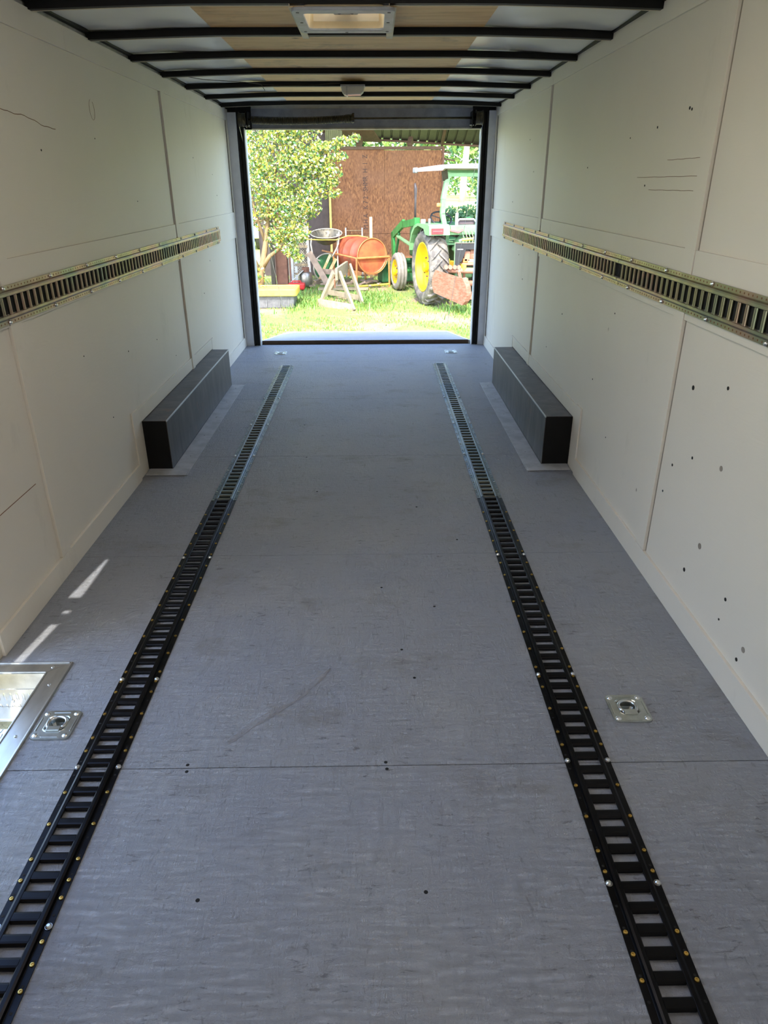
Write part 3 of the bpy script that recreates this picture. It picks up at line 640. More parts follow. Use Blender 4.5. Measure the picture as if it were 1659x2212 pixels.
# ------------------------------------------------------------------ recessed tie-down rings
def d_ring():
    r = bpy.data.objects.new('tie_down_ring', None); C.objects.link(r); r.empty_display_size = .03
    outer = rrect(-.057, .057, -.060, .060, .016, 6); n = len(outer)
    # match outer points to a bowl circle
    rings = []
    rings.append([(x, y, .0002) for x, y in outer]); rings.append([(x*.985, y*.985, .0042) for x, y in outer])
    for rad, z in ((.041,.0046), (.038,.0060), (.035,.0040), (.031,-.014), (.022,-.026), (.0005,-.028)):
        c = []
        for x, y in outer:
            a = math.atan2(y, x); c.append((rad*math.cos(a), rad*math.sin(a)+.004 if True else 0, z))
        rings.append(c)
    m = MB(); vv = [p for c in rings for p in c]
    m.add(vv, [(i*n+k, i*n+(k+1)%n, (i+1)*n+(k+1)%n, (i+1)*n+k) for i in range(len(rings)-1) for k in range(n)])
    m.build('recessed_plate', MT['galv'], r, smooth=False, world=False)
    for (x0, x1, y0, y1) in ((-.025,.025,.048,.052), (-.025,.025,-.054,-.050), (-.052,-.048,-.028,.028), (.048,.052,-.028,.028)):
        MB().box(x0, x1, y0, y1, .0040, .0062).build('pressed_rib', MT['galv'], r, world=False, bevel=.0012)
    pts = [(.0265*math.cos(a),   .006+.0265*math.sin(a), .0035) for a in [-.75+i*(PI+1.5)/24 for i in range(25)]]
    MB().tube(pts, .0052, 8).build('lashing_ring', MT['chrome'], r, smooth=True, world=False)
    MB().tube([(-.021, -.014, .002), (.021, -.014, .002)], .0058, 8).build('lashing_ring', MT['chrome'], r, smooth=True, world=False)
    MB().box(-.020, .020, -.030, -.010, .004, .0095).build('hinge_clamp', MT['galv'], r, world=False, bevel=.002)
    b0 = None
    for x, y in ((-.043,-.044), (.043,-.044), (-.043,.046), (.043,.046)):
        if b0 is None:
            b0 = MB().lathe([(0,.0085), (.004,.0082), (.0075,.0062), (.009,.0042)], 14).build('rivet_head', MT['chrome'], r, smooth=True, world=False); b0.location = (x, y, 0)
        else: inst(b0, (x, y, 0), r)
    return r
dr = d_ring(); labs = ['galvanised tie-down ring in the floor beside the step well', 'galvanised tie-down ring in the floor right of the right track', 'small tie-down ring near the ramp sill on the left', 'small tie-down ring near the ramp sill on the right']
for i, (x, y) in enumerate(RINGS):
    o = dr if i == 0 else copy_tree(dr)
    o.location = (x, y, .0003); tag(o, labs[i], 'tie-down ring', 'recessed tie-down rings'); o.rotation_euler = (0,0,0)

# ------------------------------------------------------------------ step well and side door
sw = thing('step_well', (-1.13, 1.45, 0), 'aluminium framed diamond plate step well at the side door', 'step')
F0, F1 = WX-.068, WX
m = MB(); m.prism([(F0, DR[0]+.05), (F1, DR[0]), (F1, DR[1]), (F0, DR[1]-.053)], .0005, .0035, lambda a, b, h: (a, b, h)); m.build('frame_side', MT['alu'], sw)
m = MB(); m.prism([(XL-.0, DR[1]), (XL-.0, DR[1]-.053), (F0-.0008, DR[1]-.053), (F1-.0008, DR[1]+.0005)], .0005, .0035, lambda a, b, h: (a, b, h)); m.build('frame_end', MT['alu'], sw)
for x, w_ in ((F1-.006, .005), (F0, .005)): MB().box(x, x+w_, DR[0]+.03, DR[1]-.003 if x > F0 else DR[1]-.055, .0035, .0065).build('raised_bead', MT['alu'], sw, bevel=.001)
for y in (DR[1]-.006, DR[1]-.055): MB().box(XL+.002, F1-.01 if y > DR[1]-.02 else F0, y, y+.004, .0035, .0065).build('raised_bead', MT['alu'], sw, bevel=.001)
MB().box(F0, F0+.004, DR[0], DR[1]-.055, -.23, .0).build('riser', MT['diamond'], sw)
MB().box(XL-.04, F0-.0005, DR[1]-.056, DR[1]-.052, -.060, .0).build('riser', MT['alu'], sw)
MB().box(XL-.04, F0-.0005, DR[1]-.058, DR[1]-.0525, -.135, -.0605).build('riser', MT['diamond'], sw)
MB().box(XL-.04, F0-.0005, DR[1]-.12, DR[1]-.0585, -.140, -.130).build('ledge', MT['alu'], sw, bevel=.002)
MB().box(XL-.05, F0-.0005, DR[0], DR[1]-.06, -.235, -.225).build('step_plate', MT['diamond'], sw)
for x, y, z in ((-1.035,1.78,.0035), (-1.035,1.55,.0035), (-1.035,1.30,.0035), (-1.06,1.868,.0035), (-1.235,1.868,.0035)):
    MB().lathe([(0,.0035), (.004,.003), (.0055,0)], 12, Matrix.Translation((x, y, z))).build('screw', MT['chrome'], sw)
for x, z in ((-1.135,-.09), (-1.2,-.11)):
    MB().lathe([(0,.006), (.004,.005), (.006,0)], 12, Matrix.Translation((x, DR[1]-.059, z)) @ Matrix.Rotation(PI/2, 4, 'X')).build('screw', MT['chrome'], sw)
# unseen side door leaf, swung out; slots cut in it shape the sun patches
d1 = struct_root('door_1', (-1.7, .93, 0))
lf = MB().slab(-2.20, -1.300, -.10, 2.2, -.015, .015, [(-1.340,-1.308,.20,1.37), (-1.338,-1.308,1.42,1.475), (-1.335,-1.310,1.505,1.525), (-1.372,-1.301,1.545,2.0)], lambda a, b, c: (a, .93+c, b)).build('sun_slot_leaf', MT['outer'], d1)
m = MB(); m.prism([(-1.301,1.545), (-1.301,2.0), (-1.372,2.0), (-1.320,1.545)], .925, .935, lambda a, b, h: (a, h, b)); m.build('sun_slot_mask', MT['outer'], d1)  # added cover that trims the top slot to a triangular sun patch
MB().box(XL-.05, XL, 1.896, 1.905, 0, 1.87).build('door_edge', MT['jamb'], wl)

MB().box(-1.44, -1.3005, .90, 1.96, 1.935, 1.95).build('sun_leak_block', MT['outer'], wl)  # added out of view to block a sun leak over the leaf
# added fill lights out of view, put in to brighten the trailer interior
em, et, eb = nodes('fill_glow'); eb.inputs['Emission Color'].default_value = (1,.95,.90,1); eb.inputs['Emission Strength'].default_value = 12; eb.inputs['Base Color'].default_value = (.8,.8,.75,1)
for y, lab in ((-.25, 'added fill light nearest the nose, behind the viewpoint'), (1.62, 'added fill light above the step well, before the roof vent')):
    cl = thing('dome_or_fill_light', (-.09, y, 2.0), lab, 'light')
    MB().box(-.24, .06, y-.06, y+.06, 1.972, 2.018).build('lens', em, cl, bevel=.008)
    MB().box(-.26, .08, y-.08, y+.08, 2.012, 2.022).build('base_plate', MT['vent'], cl)

# ------------------------------------------------------------------ the yard
G = -.5
gm = MB(); nx, ny = 60, 80
vv = []
for j in range(ny+1):
    y = -20+ (j/ny)**1.8*260
    for i in range(nx+1):
        u = i/nx*2-1; x = 90*u*abs(u)**.7
        z = G + (.012*math.sin(x*1.7+y*.9)*math.sin(y*1.3) if y > 9.6 and abs(x) < 20 else 0)
        vv.append((x, y, z-.004 if y < 9.6 else z))
gm.add(vv, [(j*(nx+1)+i, j*(nx+1)+i+1, (j+1)*(nx+1)+i+1, (j+1)*(nx+1)+i) for j in range(ny) for i in range(nx)])
gr = gm.build('ground', MT['ground'], None, smooth=True, fixn=False); tag(gr, kind='structure')

def blades(name, n, region, mats, hmin, hmax, wd, label, dens=None, seed=1):
    rr = random.Random(seed); m = MB()
    for _ in range(n):
        x, y = region(rr)
        if dens and rr.random() > dens(x, y): continue
        h = rr.uniform(hmin, hmax); a = rr.uniform(0, 2*PI); l = rr.uniform(.2, .9)*h; w2 = wd*rr.uniform(.6, 1.4)
        dx, dy = math.cos(a), math.sin(a); m.mi = rr.randrange(len(mats))
        m.add([(x-dy*w2, y+dx*w2, G-.01), (x+dy*w2, y-dx*w2, G-.01), (x+dx*l*.5+dy*w2*.8, y+dy*l*.5-dx*w2*.8, G+h*.6), (x+dx*l*.5-dy*w2*.8, y+dy*l*.5+dx*w2*.8, G+h*.6), (x+dx*l, y+dy*l, G+h)], [(0,1,2,3), (3,2,4)])
    o = m.build(name, [MT[k] for k in mats], None, fixn=False); tag(o, label, 'grass', kind='stuff'); return o
def pd(x, y):
    v = math.sin(x*2.3+1)*math.sin(y*1.7)+.5*math.sin(x*5.1+y*3.3)+.4*math.sin(y*7+x*2)
    v = 1 if v > .1 else (.35 if v > -.4 else .06)
    if -.1 < x < 1.3 and 11.2 < y < 12.8: v *= .45
    return v
blades('grass', 34000, lambda r: (r.uniform(-4.2, 3.6), 9.3+r.random()**1.2*8), ['grass', 'grass', 'grassdk', 'yel'], .015, .05, .006, 'low sunlit weeds and grass covering the sandy yard', pd, 3)
blades('tall_weeds', 3000, lambda r: ((r.gauss(-1.25, .18), r.gauss(13.1, .5)) if r.random() < .45 else ((r.gauss(-.05, .22), r.gauss(13.2, .5)) if r.random() < .6 else (r.gauss(1.45, .18), r.gauss(12.0, .3)))), ['grassdk', 'grass', 'mid'], .04, .11, .008, 'taller green weeds around the sawhorse and the rusty blade', None, 5)

def leaves(m, pts, size, rr, nm, flat=.5):
    for p, d in pts:
        s_ = size*rr.uniform(.6, 1.3); m.mi = nm(rr)
        n = Vector((rr.gauss(0, 1), rr.gauss(-.6, 1), rr.gauss(.7, 1))).normalized()
        t1 = n.orthogonal().normalized(); t1.rotate(Matrix.Rotation(rr.uniform(0, 2*PI), 3, n)); t2 = n.cross(t1)
        p = Vector(p)
        m.add([p-t1*s_*.5, p+t2*s_*.28+n*s_*.08, p+t1*s_*.5, p-t2*s_*.28+n*s_*.08], [(0,1,2), (0,2,3)])
def blob_pts(c, r, n, rr):
    out = []
    for _ in range(n):
        d = Vector((rr.gauss(0,1), rr.gauss(0,1), rr.gauss(0,1))).normalized(); k = rr.random()**.45
        out.append((Vector(c)+Vector((d.x*r[0]*k, d.y*r[1]*k, d.z*r[2]*k)), d))
    return out
# big shrub by the door
bu = thing('shrub', (-2.35, 13.1, G), 'large yellow-green shrub filling the left of the doorway view', 'bush')
rr = random.Random(11); m = MB()
BL = [((-2.0,13.1,2.1),(.75,.7,.55),1500), ((-1.35,13.0,2.2),(.55,.5,.35),900), ((-1.9,13.0,1.55),(.75,.6,.45),1700), ((-1.2,12.9,1.75),(.40,.4,.28),900), ((-.95,12.9,1.75),(.30,.3,.22),420), ((-.72,12.9,1.62),(.24,.25,.17),260),
      ((-1.0,12.9,1.35),(.30,.3,.20),380), ((-.70,12.9,1.45),(.16,.2,.10),90), ((-1.5,13.0,1.1),(.50,.45,.35),1200), ((-2.1,13.1,.95),(.40,.4,.25),420), ((-1.15,12.9,1.05),(.28,.3,.18),300), ((-1.35,12.9,.72),(.30,.3,.22),420),
      ((-1.62,12.9,.60),(.22,.3,.24),300), ((-1.42,12.8,.42),(.17,.2,.14),170), ((-1.25,12.8,.62),(.16,.2,.10),110), ((-1.28,12.75,.28),(.10,.1,.07),60), ((-.75,12.85,1.98),(.26,.2,.09),200), ((-.45,12.8,2.06),(.22,.15,.07),150),
      ((-.28,12.8,2.10),(.10,.1,.06),60), ((-.55,12.8,1.84),(.16,.15,.08),90), ((-2.6,13.3,1.5),(.8,.7,.9),1200), ((-.62,12.8,1.28),(.12,.15,.08),60), ((-1.05,12.8,1.12),(.2,.2,.14),150), ((-1.9,13.5,2.6),(1.1,.8,.5),900),
      ((-3.3,13.6,1.8),(.9,.8,1.0),900), ((-1.15,12.8,2.32),(.4,.3,.16),250), ((-2.05,12.9,.0),(.16,.2,.22),110), ((-1.98,12.9,-.30),(.15,.2,.16),90)]
for c, r, n in BL:
    leaves(m, blob_pts(c, r, int(n*1.5), rr), .060, rr, lambda q: q.choices(range(5), (30, 28, 18, 17, 7))[0])
m.build('foliage', [MT['yel'], MT['mid'], MT['dk'], MT['pale'], MT['amber']], bu, fixn=False)['kind'] = 'stuff'
m = MB()
m.tube([(-2.02,12.95,G), (-1.98,12.95,.0), (-1.92,12.95,.22), (-1.86,12.95,.5), (-1.80,13,.9), (-1.7,13,1.4), (-1.5,13,2.0)], [.07,.06,.055,.045,.035,.028,.015], 8)
m.tube([(-1.95,12.95,.10), (-1.80,12.9,.30), (-1.62,12.9,.42), (-1.42,12.85,.62), (-1.2,12.9,.9)], [.045,.035,.028,.02,.012], 7)
m.tube([(-1.98,12.95,.0), (-2.12,12.95,.35), (-2.15,12.95,.7), (-2.0,12.95,.86), (-1.8,12.95,.88)], [.04,.03,.025,.02,.014], 7)
m.tube([(-1.86,12.95,.5), (-2.0,12.95,1.0), (-2.1,13,1.7)], [.03,.025,.015], 6)
for k in range(46):
    c, r, n = rr.choice(BL[:22]); p = Vector(c); q = p+Vector((rr.uniform(-.6,1)*r[0]*1.1, rr.uniform(-.5,.3)*r[1], rr.uniform(-.3,1)*r[2]*1.1)); m.tube([p-(q-p)*.5, (p+q)/2+Vector((0,0,.02)), q], [.010,.008,.003], 5)
m.build('branches', MT['trunk'], bu, smooth=True)

# plastic tote
tb_ = thing('storage_tote', (-1.66, 12.55, G), 'grey plastic tote with yellow rim full of dead leaves, left of the sawhorse', 'bin')
def taper(m, x0, x1, y0, y1, z0, z1, k, mat=None):
    vv = [(x0+k,y0+k,z0), (x1-k,y0+k,z0), (x1-k,y1-k,z0), (x0+k,y1-k,z0), (x0,y0,z1), (x1,y0,z1), (x1,y1,z1), (x0,y1,z1)]
    m.add([(mat @ Vector(v)) if mat else v for v in vv], [(3,2,1,0), (4,5,6,7), (0,1,5,4), (1,2,6,5), (2,3,7,6), (3,0,4,7)]); return m
taper(MB(), -2.05, -1.335, 12.32, 12.85, G, -.235, .035).build('tote_body', MT['bin'], tb_, bevel=.02)
m = MB(); o1, i1 = rrect(-2.10, -1.30, 12.27, 12.90, .04), rrect(-2.04, -1.36, 12.33, 12.84, .03); ringplate(m, o1, i1, -.285, -.175); m.build('tote_rim', MT['binrim'], tb_, bevel=.01)
MB().box(-2.035, -1.365, 12.335, 12.835, -.234, -.205).build('leaf_litter', MT['litter'], tb_)
for x0 in (-2.02, -1.83, -1.61, -1.45): MB().box(x0, x0+.012, 12.325, 12.345, G+.04, -.29).build('tote_rib', MT['bin'], tb_)

# sawhorse
sh_ = thing('sawhorse', (-.6, 12.8, G), 'weathered wooden sawhorse standing in the grass', 'sawhorse')
NA, FA = Vector((-.625,12.42,.08)), Vector((-.475,13.25,.11))
MB().bar(NA+Vector((-.0,-.03,-.03)), FA+Vector((0,.04,-.03)), .045, .19).build('top_beam', MT['wood'], sh_)
for a, f in ((NA, (-.955,12.62)), (NA, (-.33,12.08)), (FA, (-.90,13.72)), (FA, (-.19,12.70))):
    s_ = -1 if f[0] < a.x else 1
    MB().bar(a+Vector((s_*.05, 0, 0)), Vector((f[0], f[1], G)), .10, .038, (1,.3,0)).build('leg', MT['wood'], sh_, bevel=.002)
MB().bar((-.965,12.60,-.44), (-.345,12.08,-.46), .03, .13).build('cross_brace', MT['plank'], sh_, bevel=.002)
MB().bar((-.86,13.62,-.40), (-.26,12.86,-.40), .03, .09).build('cross_brace', MT['wood'], sh_, bevel=.002)
MB().bar((-.66,12.44,-.02), (-.66,12.50,-.16), .10, .02, (1,0,0)).build('gusset', MT['rust'], sh_)

# barrel on stand
dm = thing('metal_drum', (-.25, 15.3, .118), 'orange-red metal drum lying on its side in a frame', 'drum')
ax = Vector((-.485, .875, 0)).normalized(); fc = Vector((-.02, 14.9, .118)); L = .98; Rr = .335
rot = Vector((0,0,1)).rotation_difference(ax).to_matrix().to_4x4(); rot.translation = fc
prof = [(Rr-.012,0), (Rr,.004), (Rr,.02), (Rr-.006,.03), (Rr-.006,.30), (Rr+.004,.315), (Rr+.004,.33), (Rr-.006,.345), (Rr-.006,.62), (Rr+.004,.635), (Rr+.004,.65), (Rr-.006,.665), (Rr-.006,L-.02), (Rr,L-.01), (Rr,L), (0,L-.01)]
MB().lathe(prof, 48, rot).build('drum_shell', MT['drum'], dm, smooth=True)
MB().lathe([(0,.010), (.10,.008), (Rr-.06,.004), (Rr-.025,.012), (Rr-.012,.001)], 48, rot).build('drum_end', MT['drumface'], dm, smooth=True)
MB().lathe([(Rr-.014,-.004), (Rr+.005,-.004), (Rr+.006,.008), (Rr-.012,.006)], 48, rot, True).build('end_rim', MT['orange'], dm, smooth=True)
ds = thing('drum_stand', (-.25, 15.3, G), 'rusty orange tube frame stand carrying the drum', 'stand')
lat = Vector((ax.y, -ax.x, 0))
def dp(a, b, z): p = fc+lat*a+ax*b; return (p.x, p.y, z)
m = MB()
MB().tube([dp(-.375,-.035,.09), dp(.375,-.035,.09)], .022, 8).build('front_rail', MT['orange'], ds)
for a in (-.372, .372): MB().tube([dp(a,-.035,.09), dp(a,1.55 if a < 0 else 1.0,.13)], .018, 8).build('side_rail', MT['orange'], ds)
for a, b in ((-.372,-.03), (.372,-.03), (-.372,1.0), (.372,1.0)): MB().tube([dp(a,b,.09), dp(a*1.03,b,G)], .020, 8).build('leg', MT['orange'], ds)
MB().tube([dp(-.38,-.03,G+.06), dp(.38,-.03,G+.06)], .018, 8).build('lower_rail', MT['binrim'], ds)
MB().tube([fc+lat*(Rr+.012)*math.cos(t)+Vector((0,0,-(Rr+.012)*math.sin(t)))-ax*.02 for t in [i*PI/20 for i in range(21)]], .009, 6).build('cradle_hoop', MT['orange'], ds)
ho = MB().tube([(-1.42,15.5,.40), (-1.1,15.35,.395), (-.75,15.25,.40), (-.52,15.35,.47), (-.30,15.35,.472), (-.1,15.2,.445)], .011, 6).build('garden_hose', MT['binrim'], None, smooth=True)
tag(ho, 'yellow hose draped over the orange drum', 'hose')
bd = MB().bar((-.045,16.25,G), (-.045,16.25,.79), .062, .038, (0,1,0)).build('wooden_stake', MT['wood2']); tag(bd, 'pale wooden board standing upright behind the drum', 'board')
hc = thing('tube_rack', (-.42, 16.55, G), 'grey metal hoop frame against the strand board, behind the drum', 'rack')
for x in (-.60, -.24): MB().tube([(x,16.55,G), (x,16.55,.56)], .016, 8).build('upright', MT['palegrey'], hc)
MB().tube([(-.60,16.55,.50), (-.24,16.55,.50)], .008, 6).build('crossbar', MT['spring'], hc)
gp = MB().box(.12, .20, 15.7, 15.78, G, .05).build('green_post', MT['dkgreen']); tag(gp, 'short dark green steel post between drum and front tyre', 'post')

# old wheelbarrow stood on end, plank, hoop
wbw = thing('wheelbarrow', (-.97, 15.6, G), 'old galvanised wheelbarrow tray in a white pipe frame, left of the drum', 'wheelbarrow')
tl = Matrix.Translation((-.97, 15.62, .50)) @ Matrix.Rotation(math.radians(13), 4, 'X')
m = MB(); m.lathe([(.0,-.21), (.12,-.20), (.21,-.15), (.27,-.06), (.315,.0), (.33,.004), (.31,-.012), (.26,-.07), (.20,-.16), (.0,-.22)], 32, tl @ Matrix.Scale(1.0, 4, (1,0,0))); m.build('tray', MT['tray'], wbw, smooth=True)
MB().tube([tl @ Vector((.325*math.cos(a), .325*math.sin(a), .004)) for a in [i*2*PI/32 for i in range(33)]], .010, 6).build('tray_rim', MT['whitetube'], wbw, smooth=True)
MB().tube([(-1.27,15.45,.42), (-1.285,15.42,.30), (-1.26,15.4,.12), (-1.22,15.4,.03), (-1.10,15.4,-.02)], .016, 8).build('frame_tube', MT['whitetube'], wbw, smooth=True)
MB().tube([(-.70,15.5,.55), (-.72,15.45,.30), (-.78,15.4,.18), (-.86,15.4,.05)], .016, 8).build('frame_tube', MT['whitetube'], wbw, smooth=True)
MB().tube([(-.74,15.5,.50), (-.74,15.45,-.30), (-.78,15.45,G)], .016, 8).build('frame_tube', MT['whitetube'], wbw)
MB().tube([(-.97+.30*math.cos(a), 15.7, -.20+.30*math.sin(a)) for a in [i*2*PI/32 for i in range(33)]], .014, 8).build('hoop', MT['whitetube'], wbw, smooth=True)
MB().lathe([(0,.0), (.28,.0), (.28,.02), (0,.02)], 32, Matrix.Translation((-.97,15.74,-.20)) @ Matrix.Rotation(PI/2, 4, 'X')).build('wheel_disc', MT['dkgreen'], wbw)
MB().bar((-1.15,15.60,-.40), (-.90,15.55,.09), .05, .02, (0,1,0)).build('slat', MT['wood2'], wbw); MB().bar((-.95,15.55,-.28), (-.78,15.5,.02), .06, .02, (0,1,0)).build('slat', MT['wood2'], wbw)
pl_ = MB().bar((-1.32,15.30,.16), (-.93,15.05,-.46), .12, .03, (0,1,0)).build('leaning_plank', MT['plank']); tag(pl_, 'pinkish weathered plank leaning in front of the wheelbarrow', 'plank')
pl2 = MB().bar((-1.12,15.2,-.20), (-.76,15.2,-.22), .10, .03, (0,1,0)); pl2 = pl2.build('short_board', MT['plank']); tag(pl2, 'short pale board behind the sawhorse legs', 'board'); pl2.location = (0, 0, 0)
pl3 = MB().bar((-1.1,14.6,G+.03), (-.1,14.5,G+.04), .16, .04).build('ground_board', MT['wood']); tag(pl3, 'grey board lying on the ground behind the sawhorse', 'board')
rub = MB(); r5 = random.Random(4)
for k in range(26):
    x, y = r5.uniform(-1.3,.1), r5.uniform(14.6,16.2); a = r5.uniform(0, PI); l = r5.uniform(.08,.3)
    rub.bar((x,y,G+.03+r5.random()*.08), (x+l*math.cos(a), y+l*math.sin(a), G+.03+r5.random()*.10), .05, .03)
rub = rub.build('scrap_wood', MT['plank']); tag(rub, 'scattered broken wood scraps under the drum stand', 'scrap', kind='stuff')

# posts, ladder, lattice, can, tank
ps_ = thing('steel_post', (-1.82, 14.8, G), 'brown rusted steel column dappled with shade, behind the tote', 'post')
MB().box(-1.955, -1.73, 14.80, 14.825, G, 1.6).build('flange', MT['rustdark'], ps_); MB().box(-1.955, -1.73, 14.98, 15.0, G, 1.6).build('flange', MT['rustdark'], ps_); MB().box(-1.85, -1.835, 14.825, 14.98, G, 1.6).build('web', MT['rustdark'], ps_)
gp2 = MB().box(-2.045, -1.965, 14.70, 14.78, G, 1.6).build('wooden_post', MT['shedmetal'], bevel=.006); tag(gp2, 'grey-green weathered post left of the rusted column', 'post')
wp_ = MB().box(-1.73, -1.70, 15.2, 15.26, G, .2).build('thin_post', MT['rustpink']); tag(wp_, 'thin pinkish post right of the rusted column', 'post')
ld = thing('step_ladder', (-1.60, 15.75, G), 'grey ladder leaning before the lattice panel', 'ladder')
for x0, x1 in ((-1.745,-1.745), (-1.665,-1.66), (-1.40,-1.37)): MB().bar((x1+.03,15.60,G), (x0,15.85,.62 if x0 < -1.5 else .55), .055, .03, (0,1,0)).build('rail', MT['ladder'], ld)
for z in (-.30,-.12,.06,.24,.42): MB().bar((-1.66,15.70+z*.2,z), (-1.39,15.70+z*.2,z), .05, .03, (0,1,0)).build('rung', MT['wood'], ld)
lt_ = thing('lattice_panel', (-1.6, 16.0, G), 'beige lattice panel behind the grey ladder', 'lattice')
m = MB()
for k in range(-12, 26):
    a = k*.034
    for s_ in (1, -1):
        x0, x1 = -1.80, -1.40; z0 = -.5+a*1.6 if s_ > 0 else -.5+a*1.6+.40; z1 = z0+s_*.40
        m.bar((x0,16.0+.006*s_,z0), (x1,16.0+.006*s_,z1), .016, .005, (0,1,0))
m.build('lattice_strips', MT['lattice'], lt_)['kind'] = 'stuff'
for x in (-1.81, -1.385): MB().box(x-.02, x+.02, 15.975, 16.02, G, .68).build('frame_side', MT['lattice'], lt_)
bkb = MB().box(-2.6, -.97, 17.1, 17.13, G, 2.6).build('shed_side_panel', MT['shedside']); tag(bkb, 'dark brown shed siding behind the ladder and lattice', 'wall panel')
gc = thing('fuel_can', (-1.53, 14.6, G), 'red plastic fuel can lying in weeds right of the tote', 'fuel can')
MB().box(-1.70, -1.37, 14.5, 14.72, G+.02, G+.15).build('can_body', MT['gas'], gc, bevel=.035); MB().tube([(-1.62,14.6,G+.15), (-1.62,14.6,G+.18), (-1.45,14.6,G+.18), (-1.45,14.6,G+.15)], .012, 8).build('handle', MT['gas'], gc)
pt = thing('gas_cylinder', (-1.40, 15.0, G), 'tarnished metal gas cylinder with collar in front of the ladder', 'gas cylinder')
MB().lathe([(.0,.0), (.11,.01), (.13,.05), (.13,.22), (.11,.28), (.04,.31), (0,.31)], 24, Matrix.Translation((-1.38,15.0,G+.02))).build('cylinder_body', MT['tank'], pt, smooth=True)
MB().lathe([(.07,.29), (.075,.29), (.075,.38), (.07,.38)], 20, Matrix.Translation((-1.38,15.0,G+.02)), True).build('collar', MT['rustdark'], pt); MB().tube([(-1.38,15,-.19), (-1.38,15,-.12)], .018, 8).build('valve', MT['brass'], pt)
sl = MB().bar((-1.73,15.0,-.42), (-1.42,15.0,-.15), .22, .015, (0,0,1)); sl = sl.build('sheet_offcut', MT['ladder']); tag(sl, 'grey sheet offcut leaning behind the red can', 'panel')

# ------------------------------------------------------------------ shed
sd_ = thing('shed', (.3, 17, G), 'open shed with strand board wall and ribbed metal roof behind the tractor', 'shed')
for x0, x1, z0, z1 in ((-.925,.262,.410,2.13), (.266,1.53,.410,2.09), (-.925,.262,-.5,.404), (.266,1.53,-.5,.404)):
    MB().box(x0, x1, 17.0, 17.012, z0, z1).build('strand_board', MT['osb'], sd_)
for x in (-.95, 1.54): MB().box(x-.02, x+.02, 16.96, 17.06, G, 2.14).build('wall_stud', MT['shedpost'] if x < 0 else MT['rustdark'], sd_)
MB().box(-.97, 1.56, 16.97, 17.05, 2.10, 2.16, Matrix.Translation((0,0,0))).build('top_plate', MT['shedwood'], sd_)
for x in (-.30, .80): MB().bar((x,17.0,2.16), (x+.05,17.2,2.30), .09, .14).build('rafter_end', MT['shedwood'], sd_)
MB().bar((1.50,17.0,2.05), (1.70,17.0,2.04), .03, .03).build('batten_end', MT['shedwood'], sd_); MB().bar((1.50,17.0,1.93), (1.80,17.0,1.88), .03, .03).build('batten_end', MT['shedwood'], sd_)
MB().box(-.92, 1.52, 17.03, 17.04, G, 2.08).build('seam_light_block', MT['shedside'], sd_)  # added behind the boards to stop sun leaking through their seams
# roof: ribs run along the slope
def roofz(x, y): return 2.325-(x-.3)*.056+(17.6-y)*.36
m = MB(); x = -2.6; xs_ = []
while x < 3.6:
    xs_ += [(x, 0), (x+.012, .022), (x+.034, .022), (x+.046, 0), (x+.20, 0)]; x += .2001
n = len(xs_); vv = [(a, y, roofz(a, y)+b) for y in (17.6, 13.8) for a, b in xs_]+[(a, y, roofz(a, y)+b+.004) for y in (17.6, 13.8) for a, b in xs_]
m.add(vv, [(i, i+1, n+i+1, n+i) for i in range(n-1)]+[(2*n+i, 3*n+i, 3*n+i+1, 2*n+i+1) for i in range(n-1)]).build('roof_metal', MT['shedmetal'], sd_, fixn=False)
MB().bar((-2.4,17.60,roofz(-2.4,17.6)-.02), (3.6,17.60,roofz(3.6,17.6)-.02), .05, .04).build('eave_board', MT['shedwood'], sd_)
MB().bar((-2.4,13.8,roofz(-2.4,13.8)-.03), (3.6,13.8,roofz(3.6,13.8)-.03), .05, .10).build('fascia', MT['shedwood'], sd_)
for x in (-2.3, -.9, 1.55): MB().bar((x,14.15,roofz(x,14.15)-.06), (x,17.55,roofz(x,17.55)-.06), .05, .10).build('rafter', MT['shedwood'], sd_)
m = MB(); m.prism([(-2.4,14.2), (-.9,14.2), (.2,17.4), (-2.4,17.4)], 0, .03, lambda a, b, h: (a, b, roofz(a, b)-.12-h)); m.build('ceiling_boards', MT['shedwood'], sd_)
m = MB(); x = -1.00
while x < -.66: m.box(x, x+.022, 16.93, 16.95, 2.13, 2.75); x += .044
m.box(-1.0, -.64, 16.95, 16.96, 2.13, 2.75); m.build('ribbed_siding', MT['shedyellow'], sd_)
MB().box(-.95, -.925, 16.90, 16.955, G, 1.3).build('corner_post', MT['shedpost'], sd_)
for x, y in ((3.4,17.4), (-2.35,17.4), (3.4,14.3), (-3.0,14.3)): MB().box(x-.05, x+.05, y-.05, y+.05, G, roofz(x, y)-.05).build('roof_post', MT['shedwood'], sd_)
# stencilled code on the board
cu = bpy.data.curves.new('stencil', 'FONT'); cu.body = 'M H A   K 7 2   SHMR  H  1  Z'; cu.size = .15; cu.extrude = .0004
to = bpy.data.objects.new('tmp', cu); C.objects.link(to); bpy.context.view_layer.update()
me = bpy.data.meshes.new_from_object(to.evaluated_get(bpy.context.evaluated_depsgraph_get())); bpy.data.objects.remove(to)
wd_ = max(v.co.x for v in me.vertices); k_ = 1.50/wd_
me.transform(Matrix.Scale(k_, 4, (1,0,0))); me.transform(Matrix.Rotation(-PI/2, 4, 'Z')); me.transform(Matrix.Scale(-1, 4, (1,0,0)) @ Matrix.Scale(-1, 4, (0,1,0)))
me.transform(Matrix.Rotation(PI/2, 4, 'X')); me.transform(Matrix.Translation((-.11, 16.998, .50)))
me.transform(ROOTINV[sd_.name]); me.materials.append(MT['stencil']); so_ = bpy.data.objects.new('stencil_lettering', me); C.objects.link(so_); so_.parent = sd_

